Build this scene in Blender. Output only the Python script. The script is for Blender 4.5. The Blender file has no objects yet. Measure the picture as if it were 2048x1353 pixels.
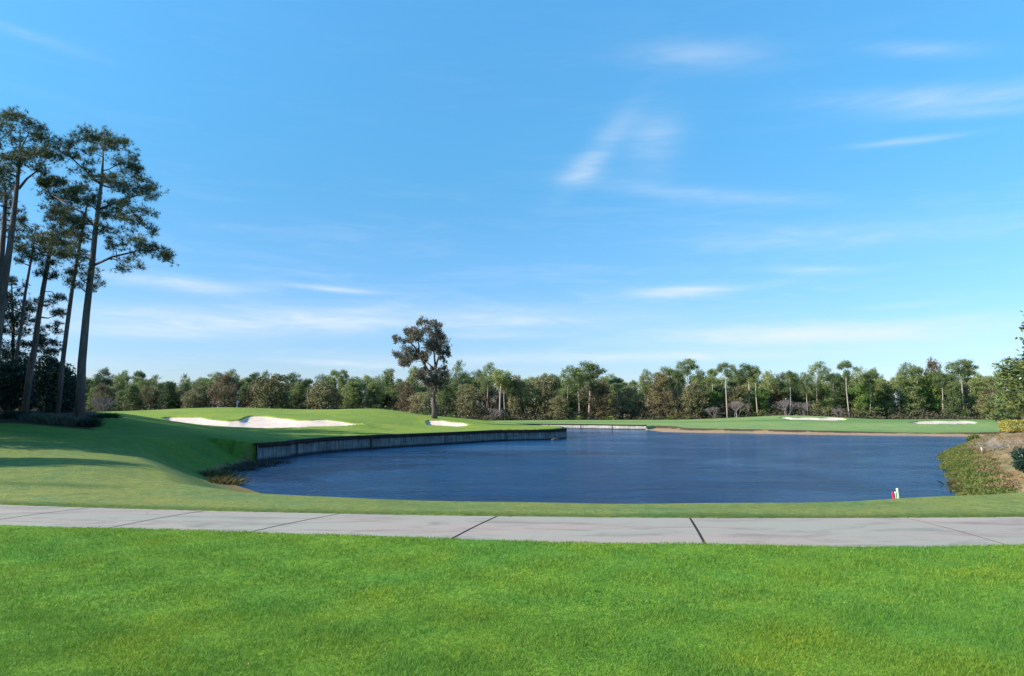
import bpy, math
import numpy as np
from mathutils import Vector

# ------------------------------------------------------------------ camera, sky, sun, exposure
SC = bpy.context.scene
COL = SC.collection
FPX, CX, CY, HOR, CZ = 1365.33, 1024.0, 676.5, 820.0, 2.0
PITCH = math.atan((HOR - CY) / FPX)
cam_d = bpy.data.cameras.new('camera'); cam = bpy.data.objects.new('camera', cam_d); COL.objects.link(cam)
cam_d.sensor_width = 36.0; cam_d.lens = 24.0; cam_d.clip_start = 0.1; cam_d.clip_end = 6000
cam.location = (0, 0, CZ); cam.rotation_euler = (math.pi / 2 + PITCH, 0, 0)
SC.camera = cam
SUN_EL = math.radians(29); TOSUN = np.array([-0.955, -0.297])          # horizontal direction towards the sun
sd_ = bpy.data.lights.new('sun', 'SUN'); sun = bpy.data.objects.new('sun', sd_); COL.objects.link(sun)
sd_.energy = 5.0; sd_.angle = math.radians(0.5); sd_.color = (1.0, 0.93, 0.82)
tos = Vector((TOSUN[0] * math.cos(SUN_EL), TOSUN[1] * math.cos(SUN_EL), math.sin(SUN_EL))).normalized()
sun.rotation_euler = tos.to_track_quat('Z', 'Y').to_euler()
SC.view_settings.view_transform = 'Standard'; SC.view_settings.look = 'None'
SC.view_settings.exposure = 0.92; SC.view_settings.gamma = 1.0; SC.view_settings.use_curve_mapping = False
SKY_STRENGTH = 0.14

W = bpy.data.worlds.new('World'); SC.world = W; W.use_nodes = True
wt = W.node_tree; wt.nodes.clear()
def wn(t, **k):
    n = wt.nodes.new(t)
    for a, b in k.items(): setattr(n, a, b)
    return n
def wm(op, a, b=None, c=None):
    n = wn('ShaderNodeMath', operation=op)
    for i, x in enumerate((a, b, c)):
        if x is None: continue
        if isinstance(x, (int, float)): n.inputs[i].default_value = x
        else: wt.links.new(x, n.inputs[i])
    return n.outputs[0]
sky = wn('ShaderNodeTexSky', sky_type='NISHITA'); sky.sun_disc = False
sky.sun_elevation = SUN_EL; sky.sun_rotation = math.atan2(TOSUN[0], TOSUN[1])
sky.air_density = 1.0; sky.dust_density = 0.35; sky.ozone_density = 1.6; sky.altitude = 0
hs = wn('ShaderNodeHueSaturation'); hs.inputs['Saturation'].default_value = 1.0; hs.inputs['Value'].default_value = 1.0
wt.links.new(sky.outputs[0], hs.inputs['Color'])
tc = wn('ShaderNodeTexCoord'); sp = wn('ShaderNodeSeparateXYZ'); wt.links.new(tc.outputs['Generated'], sp.inputs[0])
AZ = wm('MULTIPLY', wm('ARCTAN2', sp.outputs[0], sp.outputs[1]), 57.2958)
EL = wm('MULTIPLY', wm('ARCSINE', sp.outputs[2]), 57.2958)
def cloud_noise(sx, sy, detail, dist, off):
    cb = wn('ShaderNodeCombineXYZ')
    wt.links.new(wm('MULTIPLY', wm('ADD', AZ, wm('MULTIPLY', EL, 0.9)), sx), cb.inputs[0])
    wt.links.new(wm('MULTIPLY', EL, sy), cb.inputs[1]); cb.inputs[2].default_value = off
    nz = wn('ShaderNodeTexNoise'); nz.inputs['Scale'].default_value = 1.0; nz.inputs['Detail'].default_value = detail
    nz.inputs['Roughness'].default_value = 0.6; nz.inputs['Distortion'].default_value = dist
    wt.links.new(cb.outputs[0], nz.inputs['Vector']); return nz.outputs['Fac']
n1 = cloud_noise(0.06, 0.45, 5, 0.5, 3.1)
n2 = cloud_noise(0.16, 1.0, 5, 0.8, 9.7)
def px2sky(u, v):
    a = (u - CX) / FPX; b = (CY - v) / FPX
    dy = math.cos(PITCH) - b * math.sin(PITCH); dz = math.sin(PITCH) + b * math.cos(PITCH)
    return math.degrees(math.atan2(a, dy)), math.degrees(math.atan2(dz, math.hypot(a, dy)))
CL = [(1365, 583, 66, 8, 1, .52), (1200, 300, 66, 18, 44, .2), (1160, 348, 30, 13, 10, .22), (1310, 285, 40, 34, 30, .2), (1400, 112, 100, 18, -8, .19),
      (1880, 195, 170, 18, -9, .28), (1950, 225, 90, 9, -8, .2), (1850, 100, 80, 11, -14, .26), (1810, 283, 75, 5, -4, .26), (1400, 388, 170, 11, -9, .17),
      (1750, 470, 260, 22, -4, .18), (1620, 540, 60, 6, -4, .25), (340, 568, 105, 11, -3, .5), (420, 640, 250, 20, 1, .55),
      (290, 664, 160, 11, 1, .5), (1000, 635, 260, 16, 0, .42), (980, 672, 90, 5, 0, .3), (1640, 668, 290, 16, -1, .5), (1950, 632, 60, 6, 0, .25),
      (1250, 716, 330, 7, 0, .45), (690, 728, 90, 5, -2, .45), (650, 577, 70, 4, -3, .4), (60, 72, 90, 9, -4, .12), (1800, 612, 60, 5, 0, .25)]
acc = None
for (u, v, su, sv, rot, st) in CL:
    a0, e0 = px2sky(u, v); k = 57.2958 / FPX * (math.cos(math.radians(a0)) ** 2); r = math.radians(rot)
    da = wm('SUBTRACT', AZ, a0); de = wm('SUBTRACT', EL, e0)
    p = wm('ADD', wm('MULTIPLY', da, math.cos(r) / (su * k)), wm('MULTIPLY', de, math.sin(r) / (su * k)))
    q = wm('ADD', wm('MULTIPLY', da, -math.sin(r) / (sv * k)), wm('MULTIPLY', de, math.cos(r) / (sv * k)))
    g = wm('MULTIPLY', wm('EXPONENT', wm('MULTIPLY', wm('ADD', wm('MULTIPLY', p, p), wm('MULTIPLY', q, q)), -0.5)), st)
    acc = g if acc is None else wm('ADD', acc, g)
nn = wm('MULTIPLY', wm('ADD', wm('MULTIPLY', n1, 0.6), wm('MULTIPLY', n2, 0.4)), 1.0)
def mapr(x, a, b, c, d):
    m = wn('ShaderNodeMapRange'); m.interpolation_type = 'SMOOTHSTEP'
    for i, val in enumerate((a, b, c, d)): m.inputs[i + 1].default_value = val
    wt.links.new(x, m.inputs[0]); return m.outputs[0]
tex = mapr(nn, 0.36, 0.62, 0.55, 1.3)
bg = wm('MULTIPLY', mapr(nn, 0.46, 0.68, 0.0, 1.0), mapr(EL, 2.0, 24.0, 0.16, 0.02))   # thin cirrus everywhere
cf = wm('MINIMUM', wm('ADD', wm('MULTIPLY', acc, tex), bg), 0.9)
mx = wn('ShaderNodeMix', data_type='RGBA')
tint = wn('ShaderNodeMix', data_type='RGBA'); wt.links.new(mapr(EL, -2.0, 24.0, 0.0, 1.0), tint.inputs['Factor'])
tint.inputs['A'].default_value = (.43, .49, .70, 1); tint.inputs['B'].default_value = (.35, .78, .90, 1)
tm = wn('ShaderNodeMix', data_type='RGBA', blend_type='MULTIPLY'); tm.inputs['Factor'].default_value = 1.0
zb_ = wn('ShaderNodeVectorMath', operation='SCALE'); wt.links.new(hs.outputs[0], zb_.inputs[0]); wt.links.new(mapr(EL, 14.0, 40.0, 0.96, 1.42), zb_.inputs['Scale'])
wt.links.new(zb_.outputs[0], tm.inputs['A']); wt.links.new(tint.outputs['Result'], tm.inputs['B'])
wt.links.new(cf, mx.inputs['Factor']); wt.links.new(tm.outputs['Result'], mx.inputs['A']); mx.inputs['B'].default_value = (3.3, 3.6, 3.95, 1)
bgn = wn('ShaderNodeBackground'); bgn.inputs['Strength'].default_value = SKY_STRENGTH
wt.links.new(mx.outputs['Result'], bgn.inputs['Color'])
wo = wn('ShaderNodeOutputWorld'); wt.links.new(bgn.outputs[0], wo.inputs['Surface'])

# ------------------------------------------------------------------ projection helpers: photo pixel -> world point
def P(u, v, Y):
    a = (u - CX) / FPX; b = (CY - v) / FPX
    dy = math.cos(PITCH) - b * math.sin(PITCH); dz = math.sin(PITCH) + b * math.cos(PITCH)
    return np.array([a * Y / dy, Y, CZ + dz * Y / dy])
def G(u, v, z):
    a = (u - CX) / FPX; b = (CY - v) / FPX
    dy = math.cos(PITCH) - b * math.sin(PITCH); dz = math.sin(PITCH) + b * math.cos(PITCH)
    Y = (z - CZ) * dy / dz
    return np.array([a * Y / dy, Y, z])
WZ = -1.2

# ------------------------------------------------------------------ object helpers
def tag(o, label=None, cat=None, group=None, kind=None):
    if label: o['label'] = label
    if cat: o['category'] = cat
    if group: o['group'] = group
    if kind: o['kind'] = kind
    return o
def empty(name, loc, label, cat, group=None):
    o = bpy.data.objects.new(name, None); COL.objects.link(o); o.location = loc; o.empty_display_size = 0.3
    return tag(o, label, cat, group)
def mesh_np(name, V, F):
    V = np.asarray(V, dtype=np.float32); F = np.asarray(F, dtype=np.int32); k = F.shape[1]
    me = bpy.data.meshes.new(name); me.vertices.add(len(V)); me.vertices.foreach_set('co', V.ravel())
    me.loops.add(F.size); me.loops.foreach_set('vertex_index', F.ravel())
    me.polygons.add(len(F)); me.polygons.foreach_set('loop_start', np.arange(0, F.size, k, dtype=np.int32))
    me.polygons.foreach_set('loop_total', np.full(len(F), k, dtype=np.int32))
    me.update(calc_edges=True); me.validate(); return me
def obj(name, me, mat, parent=None, smooth=False):
    if mat is not None and len(me.materials) == 0: me.materials.append(mat)
    if smooth: me.polygons.foreach_set('use_smooth', [True] * len(me.polygons))
    o = bpy.data.objects.new(name, me); COL.objects.link(o)
    if parent: o.parent = parent
    return o
class MB:
    def __init__(s): s.v = []; s.f = []
    def add(s, V, F):
        b = len(s.v); s.v += [tuple(map(float, p)) for p in V]; s.f += [tuple(int(i) + b for i in f) for f in F]
    def tube(s, pts, rad, n=8, cap=True):
        pts = [np.array(p, float) for p in pts]; V = []; F = []; m = len(pts); prev = None
        for i, p in enumerate(pts):
            t = pts[min(i + 1, m - 1)] - pts[max(i - 1, 0)]; t = t / (np.linalg.norm(t) + 1e-9)
            ref = np.array([1.0, 0.1, 0.0]) if abs(t[0]) < 0.9 else np.array([0, 1.0, 0.1])
            a = np.cross(t, ref); a /= np.linalg.norm(a); b = np.cross(t, a)
            for k in range(n):
                w = 2 * math.pi * k / n; V.append(p + (a * math.cos(w) + b * math.sin(w)) * rad[i])
        for i in range(m - 1):
            for k in range(n): F.append((i * n + k, i * n + (k + 1) % n, (i + 1) * n + (k + 1) % n, (i + 1) * n + k))
        if cap: F.append(tuple(range((m - 1) * n, m * n))); F.append(tuple(reversed(range(n))))
        s.add(V, F)
    def box(s, c, h, rz=0.0):
        ca, sa = math.cos(rz), math.sin(rz); V = []
        for dz in (-1, 1):
            for dx, dy in ((-1, -1), (1, -1), (1, 1), (-1, 1)):
                x, y = dx * h[0], dy * h[1]; V.append((c[0] + x * ca - y * sa, c[1] + x * sa + y * ca, c[2] + dz * h[2]))
        s.add(V, [(3, 2, 1, 0), (4, 5, 6, 7), (0, 1, 5, 4), (1, 2, 6, 5), (2, 3, 7, 6), (3, 0, 4, 7)])
    def mesh(s, name):
        me = bpy.data.meshes.new(name); me.from_pydata(s.v, [], s.f); me.update(); return me

# ------------------------------------------------------------------ materials
def newmat(name):
    m = bpy.data.materials.new(name); m.use_nodes = True; nt = m.node_tree; nt.nodes.clear()
    out = nt.nodes.new('ShaderNodeOutputMaterial'); bs = nt.nodes.new('ShaderNodeBsdfPrincipled')
    nt.links.new(bs.outputs[0], out.inputs[0]); bs.inputs['Roughness'].default_value = 0.8
    bs.inputs['Specular IOR Level'].default_value = 0.25
    return m, nt, bs, out
def noise(nt, scale, detail=4, rough=0.55, vec=None, dist=0.0):
    n = nt.nodes.new('ShaderNodeTexNoise'); n.inputs['Scale'].default_value = scale; n.inputs['Detail'].default_value = detail
    n.inputs['Roughness'].default_value = rough; n.inputs['Distortion'].default_value = dist
    if vec is not None: nt.links.new(vec, n.inputs['Vector'])
    return n.outputs['Fac']
def ramp(nt, fac, stops):
    r = nt.nodes.new('ShaderNodeValToRGB'); e = r.color_ramp.elements
    while len(e) < len(stops): e.new(0.5)
    for i, (p, c) in enumerate(stops): e[i].position = p; e[i].color = (*c, 1)
    nt.links.new(fac, r.inputs[0]); return r.outputs[0]
def mix(nt, fac, a, b, mode='MIX'):
    m = nt.nodes.new('ShaderNodeMix'); m.data_type = 'RGBA'; m.blend_type = mode
    for s, x in (('Factor', fac), ('A', a), ('B', b)):
        if isinstance(x, (int, float)): m.inputs[s].default_value = x
        elif isinstance(x, tuple): m.inputs[s].default_value = (*x, 1)
        else: nt.links.new(x, m.inputs[s])
    return m.outputs['Result']
def objco(nt, scale=None):
    t = nt.nodes.new('ShaderNodeTexCoord')
    if scale is None: return t.outputs['Object']
    mp = nt.nodes.new('ShaderNodeMapping'); mp.inputs['Scale'].default_value = scale
    nt.links.new(t.outputs['Object'], mp.inputs['Vector']); return mp.outputs[0]
def bump(nt, bs, h, strength, dist):
    b = nt.nodes.new('ShaderNodeBump'); b.inputs['Strength'].default_value = strength; b.inputs['Distance'].default_value = dist
    nt.links.new(h, b.inputs['Height']); nt.links.new(b.outputs[0], bs.inputs['Normal'])

def foliage(name, cols, rough=0.55, trans=0.3, patch=0.35, objvar=0.0):
    """leaf material: colour differs from leaf to leaf, from clump to clump and from tree to tree"""
    m, nt, bs, out = newmat(name); g = nt.nodes.new('ShaderNodeNewGeometry')
    co = objco(nt); nz = noise(nt, patch, 3, 0.6, co)
    a = nt.nodes.new('ShaderNodeMath'); a.operation = 'MULTIPLY_ADD'; nt.links.new(g.outputs['Random Per Island'], a.inputs[0])
    a.inputs[1].default_value = 0.34; nt.links.new(nz, a.inputs[2])
    b = nt.nodes.new('ShaderNodeMath'); b.operation = 'SUBTRACT'; nt.links.new(a.outputs[0], b.inputs[0]); b.inputs[1].default_value = 0.19
    src = b.outputs[0]
    if objvar:
        oi = nt.nodes.new('ShaderNodeObjectInfo'); c = nt.nodes.new('ShaderNodeMath'); c.operation = 'MULTIPLY_ADD'
        nt.links.new(oi.outputs['Random'], c.inputs[0]); c.inputs[1].default_value = objvar; nt.links.new(src, c.inputs[2])
        d = nt.nodes.new('ShaderNodeMath'); d.operation = 'SUBTRACT'; nt.links.new(c.outputs[0], d.inputs[0]); d.inputs[1].default_value = objvar / 2
        src = d.outputs[0]
    k = len(cols); c_ = ramp(nt, src, [(0.12 + 0.76 * i / (k - 1), cols[i]) for i in range(k)])
    nt.links.new(c_, bs.inputs['Base Color']); bs.inputs['Roughness'].default_value = rough
    tr = nt.nodes.new('ShaderNodeBsdfTranslucent'); nt.links.new(c_, tr.inputs['Color'])
    ms = nt.nodes.new('ShaderNodeMixShader'); ms.inputs[0].default_value = trans
    nt.links.new(bs.outputs[0], ms.inputs[1]); nt.links.new(tr.outputs[0], ms.inputs[2]); nt.links.new(ms.outputs[0], out.inputs[0])
    return m
def bark(name, c1, c2, scale=3.0):
    m, nt, bs, out = newmat(name); co = objco(nt, (1, 1, 0.25)); n = noise(nt, scale, 6, 0.65, co)
    nt.links.new(ramp(nt, n, [(0.3, c1), (0.7, c2)]), bs.inputs['Base Color']); bs.inputs['Roughness'].default_value = 0.9
    bump(nt, bs, noise(nt, scale * 4, 4, 0.6, co), 0.7, 0.04); return m

M = {}
M['pine_near'] = foliage('pine_needles', [(.02, .034, .02), (.05, .072, .034), (.095, .115, .05), (.17, .17, .075)], 0.5, 0.25, 0.7)
M['cedar'] = foliage('cedar_needles', [(.012, .03, .025), (.03, .055, .04), (.05, .075, .05)], 0.5, 0.2, 0.7)
M['shrub_dark'] = foliage('dark_shrub_leaves', [(.01, .025, .02), (.015, .045, .032), (.03, .075, .05)], 0.45, 0.2, 0.8)  # dark leaves; the colour also carries the shade over the shrubs under the pines
M['pine_far'] = foliage('far_pine_needles', [(.042, .078, .034), (.11, .15, .055), (.20, .235, .08), (.30, .32, .12)], 0.6, 0.25, 0.25, 0.55)
M['oak'] = foliage('olive_leaves', [(.07, .07, .035), (.16, .15, .07), (.25, .22, .11), (.34, .28, .15)], 0.7, 0.25, 0.3, 0.45)
M['brown'] = foliage('brown_leaves', [(.10, .075, .045), (.18, .135, .08), (.27, .205, .125)], 0.7, 0.25, 0.3, 0.4)
M['rust'] = foliage('rust_leaves', [(.10, .072, .04), (.17, .13, .065), (.21, .18, .085)], 0.7, 0.25, 0.3, 0.3)
M['bright'] = foliage('bright_green_leaves', [(.06, .11, .03), (.13, .20, .045), (.22, .29, .07)], 0.6, 0.3, 0.3, 0.3)
M['under'] = foliage('undergrowth_leaves', [(.025, .03, .016), (.06, .06, .032), (.11, .085, .055), (.10, .12, .04)], 0.7, 0.2, 0.12)
M['cypress'] = foliage('feathery_brown_leaves', [(.05, .046, .038), (.10, .088, .066), (.155, .14, .10), (.16, .16, .085)], 0.7, 0.2, 0.6)
M['magnolia'] = foliage('glossy_magnolia_leaves', [(.02, .035, .012), (.055, .08, .02), (.13, .15, .045), (.10, .065, .035)], 0.16, 0.08, 1.5)
M['hedge'] = foliage('golden_hedge_leaves', [(.16, .15, .03), (.34, .30, .06), (.5, .42, .12)], 0.6, 0.25, 1.5)
M['ivy'] = foliage('green_ground_cover_leaves', [(.035, .055, .012), (.08, .105, .02), (.14, .16, .035), (.19, .13, .045)], 0.6, 0.2, 0.5)
M['straw'] = foliage('dry_grass_blades', [(.13, .09, .045), (.24, .16, .08), (.36, .26, .15)], 0.8, 0.2, 0.6)
M['olive_brush'] = foliage('olive_brush', [(.06, .05, .02), (.13, .11, .04), (.20, .16, .07)], 0.8, 0.2, 1.0)
M['grey_brush'] = foliage('grey_brush', [(.03, .035, .03), (.07, .065, .055), (.12, .10, .085)], 0.8, 0.15, 1.0)
M['reed'] = foliage('grey_green_ornamental_grass', [(.05, .07, .05), (.10, .125, .09), (.17, .19, .14)], 0.7, 0.2, 1.0)
M['palm'] = foliage('palmetto_fronds', [(.07, .10, .02), (.16, .20, .05), (.28, .30, .10)], 0.4, 0.2, 0.5)
M['bark_near'] = bark('pine_bark', (.055, .04, .042), (.16, .125, .115), 4)
M['bark_far'] = bark('far_pine_bark', (.20, .155, .13), (.42, .34, .29), 2)
M['bark_dark'] = bark('dark_bark', (.04, .032, .028), (.11, .09, .075), 3)
M['bark_lone'] = bark('lone_tree_bark', (.045, .036, .032), (.17, .135, .115), 2.5)
M['twig'] = bark('grey_twigs', (.13, .10, .10), (.27, .22, .22), 3)
M['twig_pale'] = bark('pale_dry_twigs', (.17, .15, .135), (.38, .34, .31), 3)

m, nt, bs, out = newmat('bunker_sand'); co = objco(nt)
nt.links.new(mix(nt, 1.0, ramp(nt, noise(nt, 0.35, 5, 0.6, co, 1.0), [(0.3, (.53, .405, .335)), (0.7, (.67, .525, .445))]),
                 ramp(nt, noise(nt, 5, 4, 0.7, co), [(0.35, (.9, .9, .9)), (0.65, (1.05, 1.05, 1.05))]), 'MULTIPLY'), bs.inputs['Base Color'])
bump(nt, bs, noise(nt, 2.0, 6, 0.65, objco(nt, (1, 3, 1))), 0.8, 0.12); M['sand'] = m

m, nt, bs, out = newmat('concrete_path'); co = objco(nt)
c1 = ramp(nt, noise(nt, 1.0, 5, 0.6, objco(nt, (0.12, 0.9, 1)), .4), [(0.32, (.275, .265, .215)), (0.46, (.30, .27, .22)), (0.56, (.325, .255, .215)), (0.72, (.36, .31, .265))])
c2 = ramp(nt, noise(nt, 70, 5, 0.8, co), [(0.25, (.80, .80, .80)), (0.6, (1.05, 1.05, 1.05))])
c3 = ramp(nt, noise(nt, 2.2, 6, 0.7, objco(nt, (0.25, 1, 1)), 1.0), [(0.36, (.70, .70, .71)), (0.52, (1, 1, 1))])
nt.links.new(mix(nt, 1.0, mix(nt, 1.0, c1, c2, 'MULTIPLY'), c3, 'MULTIPLY'), bs.inputs['Base Color'])
bump(nt, bs, noise(nt, 120, 3, 0.7, co), 0.4, 0.006); M['concrete'] = m

def grass_nodes(nt, base, VAR=.10):
    """turf: large yellow / blue-green patches, medium mottling, fine blade grain; positions are world positions"""
    g = nt.nodes.new('ShaderNodeNewGeometry'); pos = g.outputs['Position']
    n0 = noise(nt, 0.55, 5, 0.62, pos, 0.6); n1_ = noise(nt, 2.6, 5, 0.6, pos, 0.4)
    a = mix(nt, 1.0, base, ramp(nt, n0, [(0.3, (.76, .95, 1.1)), (0.5, (1, 1, 1)), (0.7, (1 + VAR, 1 + VAR * .22, 1 - VAR * .5))]), 'MULTIPLY')
    b = mix(nt, 1.0, a, ramp(nt, n1_, [(0.3, (.78, .85, .85)), (0.55, (1, 1, 1)), (0.75, (1.3, 1.13, .9))]), 'MULTIPLY')
    return pos, b
m, nt, bs, out = newmat('turf'); at = nt.nodes.new('ShaderNodeAttribute'); at.attribute_name = 'Col'
pos, b = grass_nodes(nt, at.outputs['Color'])
mp = nt.nodes.new('ShaderNodeMapping'); mp.inputs['Scale'].default_value = (1, 1, 1); nt.links.new(pos, mp.inputs['Vector'])
f1 = noise(nt, 14, 4, 0.7, mp.outputs[0]); f2 = noise(nt, 60, 3, 0.8, pos)
b = mix(nt, 1.0, b, ramp(nt, noise(nt, 0.17, 6, 0.7, pos, 1.0), [(0.34, (.78, .86, .85)), (0.5, (1, 1, 1)), (0.66, (1.2, 1.09, .95))]), 'MULTIPLY')
b = mix(nt, 1.0, b, ramp(nt, noise(nt, 5.0, 5, 0.75, pos), [(0.34, (.74, .8, .8)), (0.62, (1.12, 1.1, 1.05))]), 'MULTIPLY')
b = mix(nt, 1.0, b, ramp(nt, f1, [(0.3, (.68, .72, .72)), (0.6, (1.1, 1.1, 1.05))]), 'MULTIPLY')
b = mix(nt, 1.0, b, ramp(nt, f2, [(0.3, (.7, .7, .7)), (0.65, (1.18, 1.18, 1.15))]), 'MULTIPLY')
nt.links.new(b, bs.inputs['Base Color']); bs.inputs['Roughness'].default_value = 0.9; bs.inputs['Specular IOR Level'].default_value = 0.1
bump(nt, bs, f1, 0.6, 0.05); M['turf'] = m

LAWN = (.133, .25, .030)
m, nt, bs, out = newmat('grass_blades'); pos, b = grass_nodes(nt, LAWN, .45)
g = nt.nodes.new('ShaderNodeNewGeometry')
b = mix(nt, 1.0, b, ramp(nt, g.outputs['Random Per Island'], [(0.0, (.6, .72, .7)), (0.5, (1.05, 1.05, 1)), (0.93, (1.35, 1.2, 1.05)), (1.0, (2.4, 1.6, 1.9))]), 'MULTIPLY')
nt.links.new(b, bs.inputs['Base Color']); bs.inputs['Roughness'].default_value = 0.6
tr = nt.nodes.new('ShaderNodeBsdfTranslucent'); nt.links.new(b, tr.inputs['Color']); ms = nt.nodes.new('ShaderNodeMixShader'); ms.inputs[0].default_value = 0.35
nt.links.new(bs.outputs[0], ms.inputs[1]); nt.links.new(tr.outputs[0], ms.inputs[2]); nt.links.new(ms.outputs[0], out.inputs[0]); M['blades'] = m

m, nt, bs, out = newmat('pond_water')
bs.inputs['Base Color'].default_value = (.004, .036, .105, 1); bs.inputs['Roughness'].default_value = 0.14; bs.inputs['IOR'].default_value = 1.33
bs.inputs['Specular IOR Level'].default_value = 0.5
w1 = noise(nt, 1.0, 5, 0.6, objco(nt, (1.2, 3.0, 1)), 0.6); w2 = noise(nt, 1.0, 3, 0.5, objco(nt, (0.12, 0.3, 1)), 0.5)
w3 = noise(nt, 1.0, 3, 0.6, objco(nt, (5, 11, 1)), 0.3)
def add(nt, a, b, k):
    n = nt.nodes.new('ShaderNodeMath'); n.operation = 'MULTIPLY_ADD'; nt.links.new(b, n.inputs[0]); n.inputs[1].default_value = k; nt.links.new(a, n.inputs[2]); return n.outputs[0]
w4 = noise(nt, 1.0, 4, 0.6, objco(nt, (0.35, 0.8, 1)), 0.8)
bump(nt, bs, add(nt, add(nt, add(nt, w1, w2, 3.0), w3, 0.3), w4, 2.0), 1.0, 0.27); M['water'] = m
for n_ in nt.nodes:
    if n_.type == 'BUMP': nt.links.new(ramp(nt, noise(nt, 1.0, 4, 0.6, objco(nt, (.05, .11, 1)), 1.5), [(0.38, (.35, .35, .35)), (0.62, (1, 1, 1))]), n_.inputs['Strength'])

def boards(name, c1, c2, freq):
    m, nt, bs, out = newmat(name); t = nt.nodes.new('ShaderNodeUVMap'); t.uv_map = 'UVMap'
    mp = nt.nodes.new('ShaderNodeMapping'); mp.inputs['Scale'].default_value = (freq, 0.35, 1); nt.links.new(t.outputs[0], mp.inputs['Vector'])
    n = noise(nt, 1.0, 5, 0.7, mp.outputs[0]); c = ramp(nt, n, [(0.36, c1), (0.62, c2)])
    mp2 = nt.nodes.new('ShaderNodeMapping'); mp2.inputs['Scale'].default_value = (0.5, 1.6, 1); nt.links.new(t.outputs[0], mp2.inputs['Vector'])
    c = mix(nt, 1.0, c, ramp(nt, noise(nt, 1.0, 4, 0.6, mp2.outputs[0]), [(0.35, (.62, .62, .62)), (0.6, (1, 1, 1))]), 'MULTIPLY')
    sx = nt.nodes.new('ShaderNodeSeparateXYZ'); nt.links.new(t.outputs[0], sx.inputs[0])
    c = mix(nt, 1.0, c, ramp(nt, sx.outputs[1], [(0.05, (.12, .12, .11)), (0.22, (1, 1, 1))]), 'MULTIPLY')      # algae stain at the waterline
    nt.links.new(c, bs.inputs['Base Color']); bs.inputs['Roughness'].default_value = 0.85; return m
M['boards'] = boards('weathered_grey_boards', (.07, .07, .075), (.27, .265, .26), 5)
M['boards_pale'] = boards('bleached_boards', (.20, .185, .175), (.44, .41, .39), 4)
M['cap'] = bark('dark_cap_timber', (.012, .010, .010), (.04, .03, .028), 2)
def plain(name, c, rough=0.6):
    m, nt, bs, out = newmat(name); nz = noise(nt, 9, 4, 0.6, objco(nt))
    nt.links.new(mix(nt, 1.0, c, ramp(nt, nz, [(0.3, (.8, .8, .8)), (0.7, (1.1, 1.1, 1.1))]), 'MULTIPLY'), bs.inputs['Base Color'])
    bs.inputs['Roughness'].default_value = rough; return m
M['red'] = plain('red_paint', (.62, .012, .07)); M['pale_green'] = plain('pale_green_paint', (.50, .62, .44)); M['white'] = plain('white_paint', (.75, .75, .74))
M['rock'] = plain('grey_rock', (.28, .26, .26), 0.9); M['blue'] = plain('blue_cloth', (.03, .07, .25)); M['log'] = plain('wet_log', (.05, .04, .035), 0.5)

# ------------------------------------------------------------------ plan curves
near_shore = [G(u, v, WZ)[:2] for u, v in ((455, 962), (475, 972), (520, 986))] + [np.array(p) for p in
              ((-7.2, 22.6), (-4, 20.6), (0, 19.6), (5, 19.3), (10, 19.6), (13.5, 21.0), (16.0, 23.8))]
right_shore = [np.array(p) for p in ((17.6, 26.6), (20.5, 31.5), (24.6, 38.5), (30.0, 47.5), (36.0, 55.0), (44.0, 62.0), (54.0, 68.0), (62.0, 75.0))]
far_shore = [np.array(p) for p in ((61.0, 80.5),)] + [G(u, v, WZ)[:2] for u, v in ((1900, 873.3), (1700, 870.8), (1600, 869.2), (1500, 867.5), (1400, 866.0), (1325, 864.3))]
far_wall = [G(1293, 860.0, WZ)[:2], G(1240, 859.2, WZ)[:2], G(1180, 858.0, WZ)[:2], G(1130, 857.3, WZ)[:2], G(1080, 856.6, WZ)[:2], np.array([-3.0, 123.0]), np.array([-12.0, 123.5])]
back_wall = [np.array(p) for p in ((-13.5, 117.0), (-6.0, 112.0), (0.2, 104.0), (3.6, 96.0), (5.6, 88.0), (6.4, 81.0))]
tip = [np.array(p) for p in ((6.1, 77.6), (5.0, 75.2), (3.0, 73.2))]
left_wall = [G(u, v, WZ)[:2] for u, v in ((1000, 882.0), (950, 885.0), (900, 888.2), (850, 891.2), (800, 894.3), (750, 897.3), (700, 900.6), (640, 906.0), (586, 912.6), (580, 915.5), (548, 919.0), (516, 922.6))]
left_shore = [G(u, v, WZ)[:2] for u, v in ((500, 929), (468, 938), (446, 945), (446, 954))]
WPOLY = np.array(near_shore + right_shore + far_shore + far_wall + back_wall + tip + left_wall + left_shore)
n_a = len(near_shore + right_shore); n_b = n_a + len(far_shore)
n_c = n_b + len(far_wall) + len(back_wall) + len(tip) + len(left_wall)
WALLSEG = np.zeros(len(WPOLY), bool); WALLSEG[n_b:n_c - 1] = True; FARSEG = np.zeros(len(WPOLY), bool); FARSEG[n_a - 1:n_b] = True
RIGHTSEG = np.zeros(len(WPOLY), bool); RIGHTSEG[len(near_shore) - 1:n_a - 1] = True

def sdf(poly, X, Y):
    """signed distance, negative inside; plus the index of the closest segment"""
    best = np.full(X.shape, 1e18); idx = np.zeros(X.shape, int); inside = np.zeros(X.shape, bool); n = len(poly)
    for i in range(n):
        x1, y1 = poly[i]; x2, y2 = poly[(i + 1) % n]; dx, dy = x2 - x1, y2 - y1
        t = np.clip(((X - x1) * dx + (Y - y1) * dy) / (dx * dx + dy * dy + 1e-12), 0, 1)
        d = (X - x1 - t * dx) ** 2 + (Y - y1 - t * dy) ** 2; c = d < best; best[c] = d[c]; idx[c] = i
        cr = ((y1 > Y) != (y2 > Y)); xi = x1 + (Y - y1) * dx / (dy if abs(dy) > 1e-12 else 1e-12); inside ^= cr & (X < xi)
    d = np.sqrt(best); d[inside] *= -1; return d, idx

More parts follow.
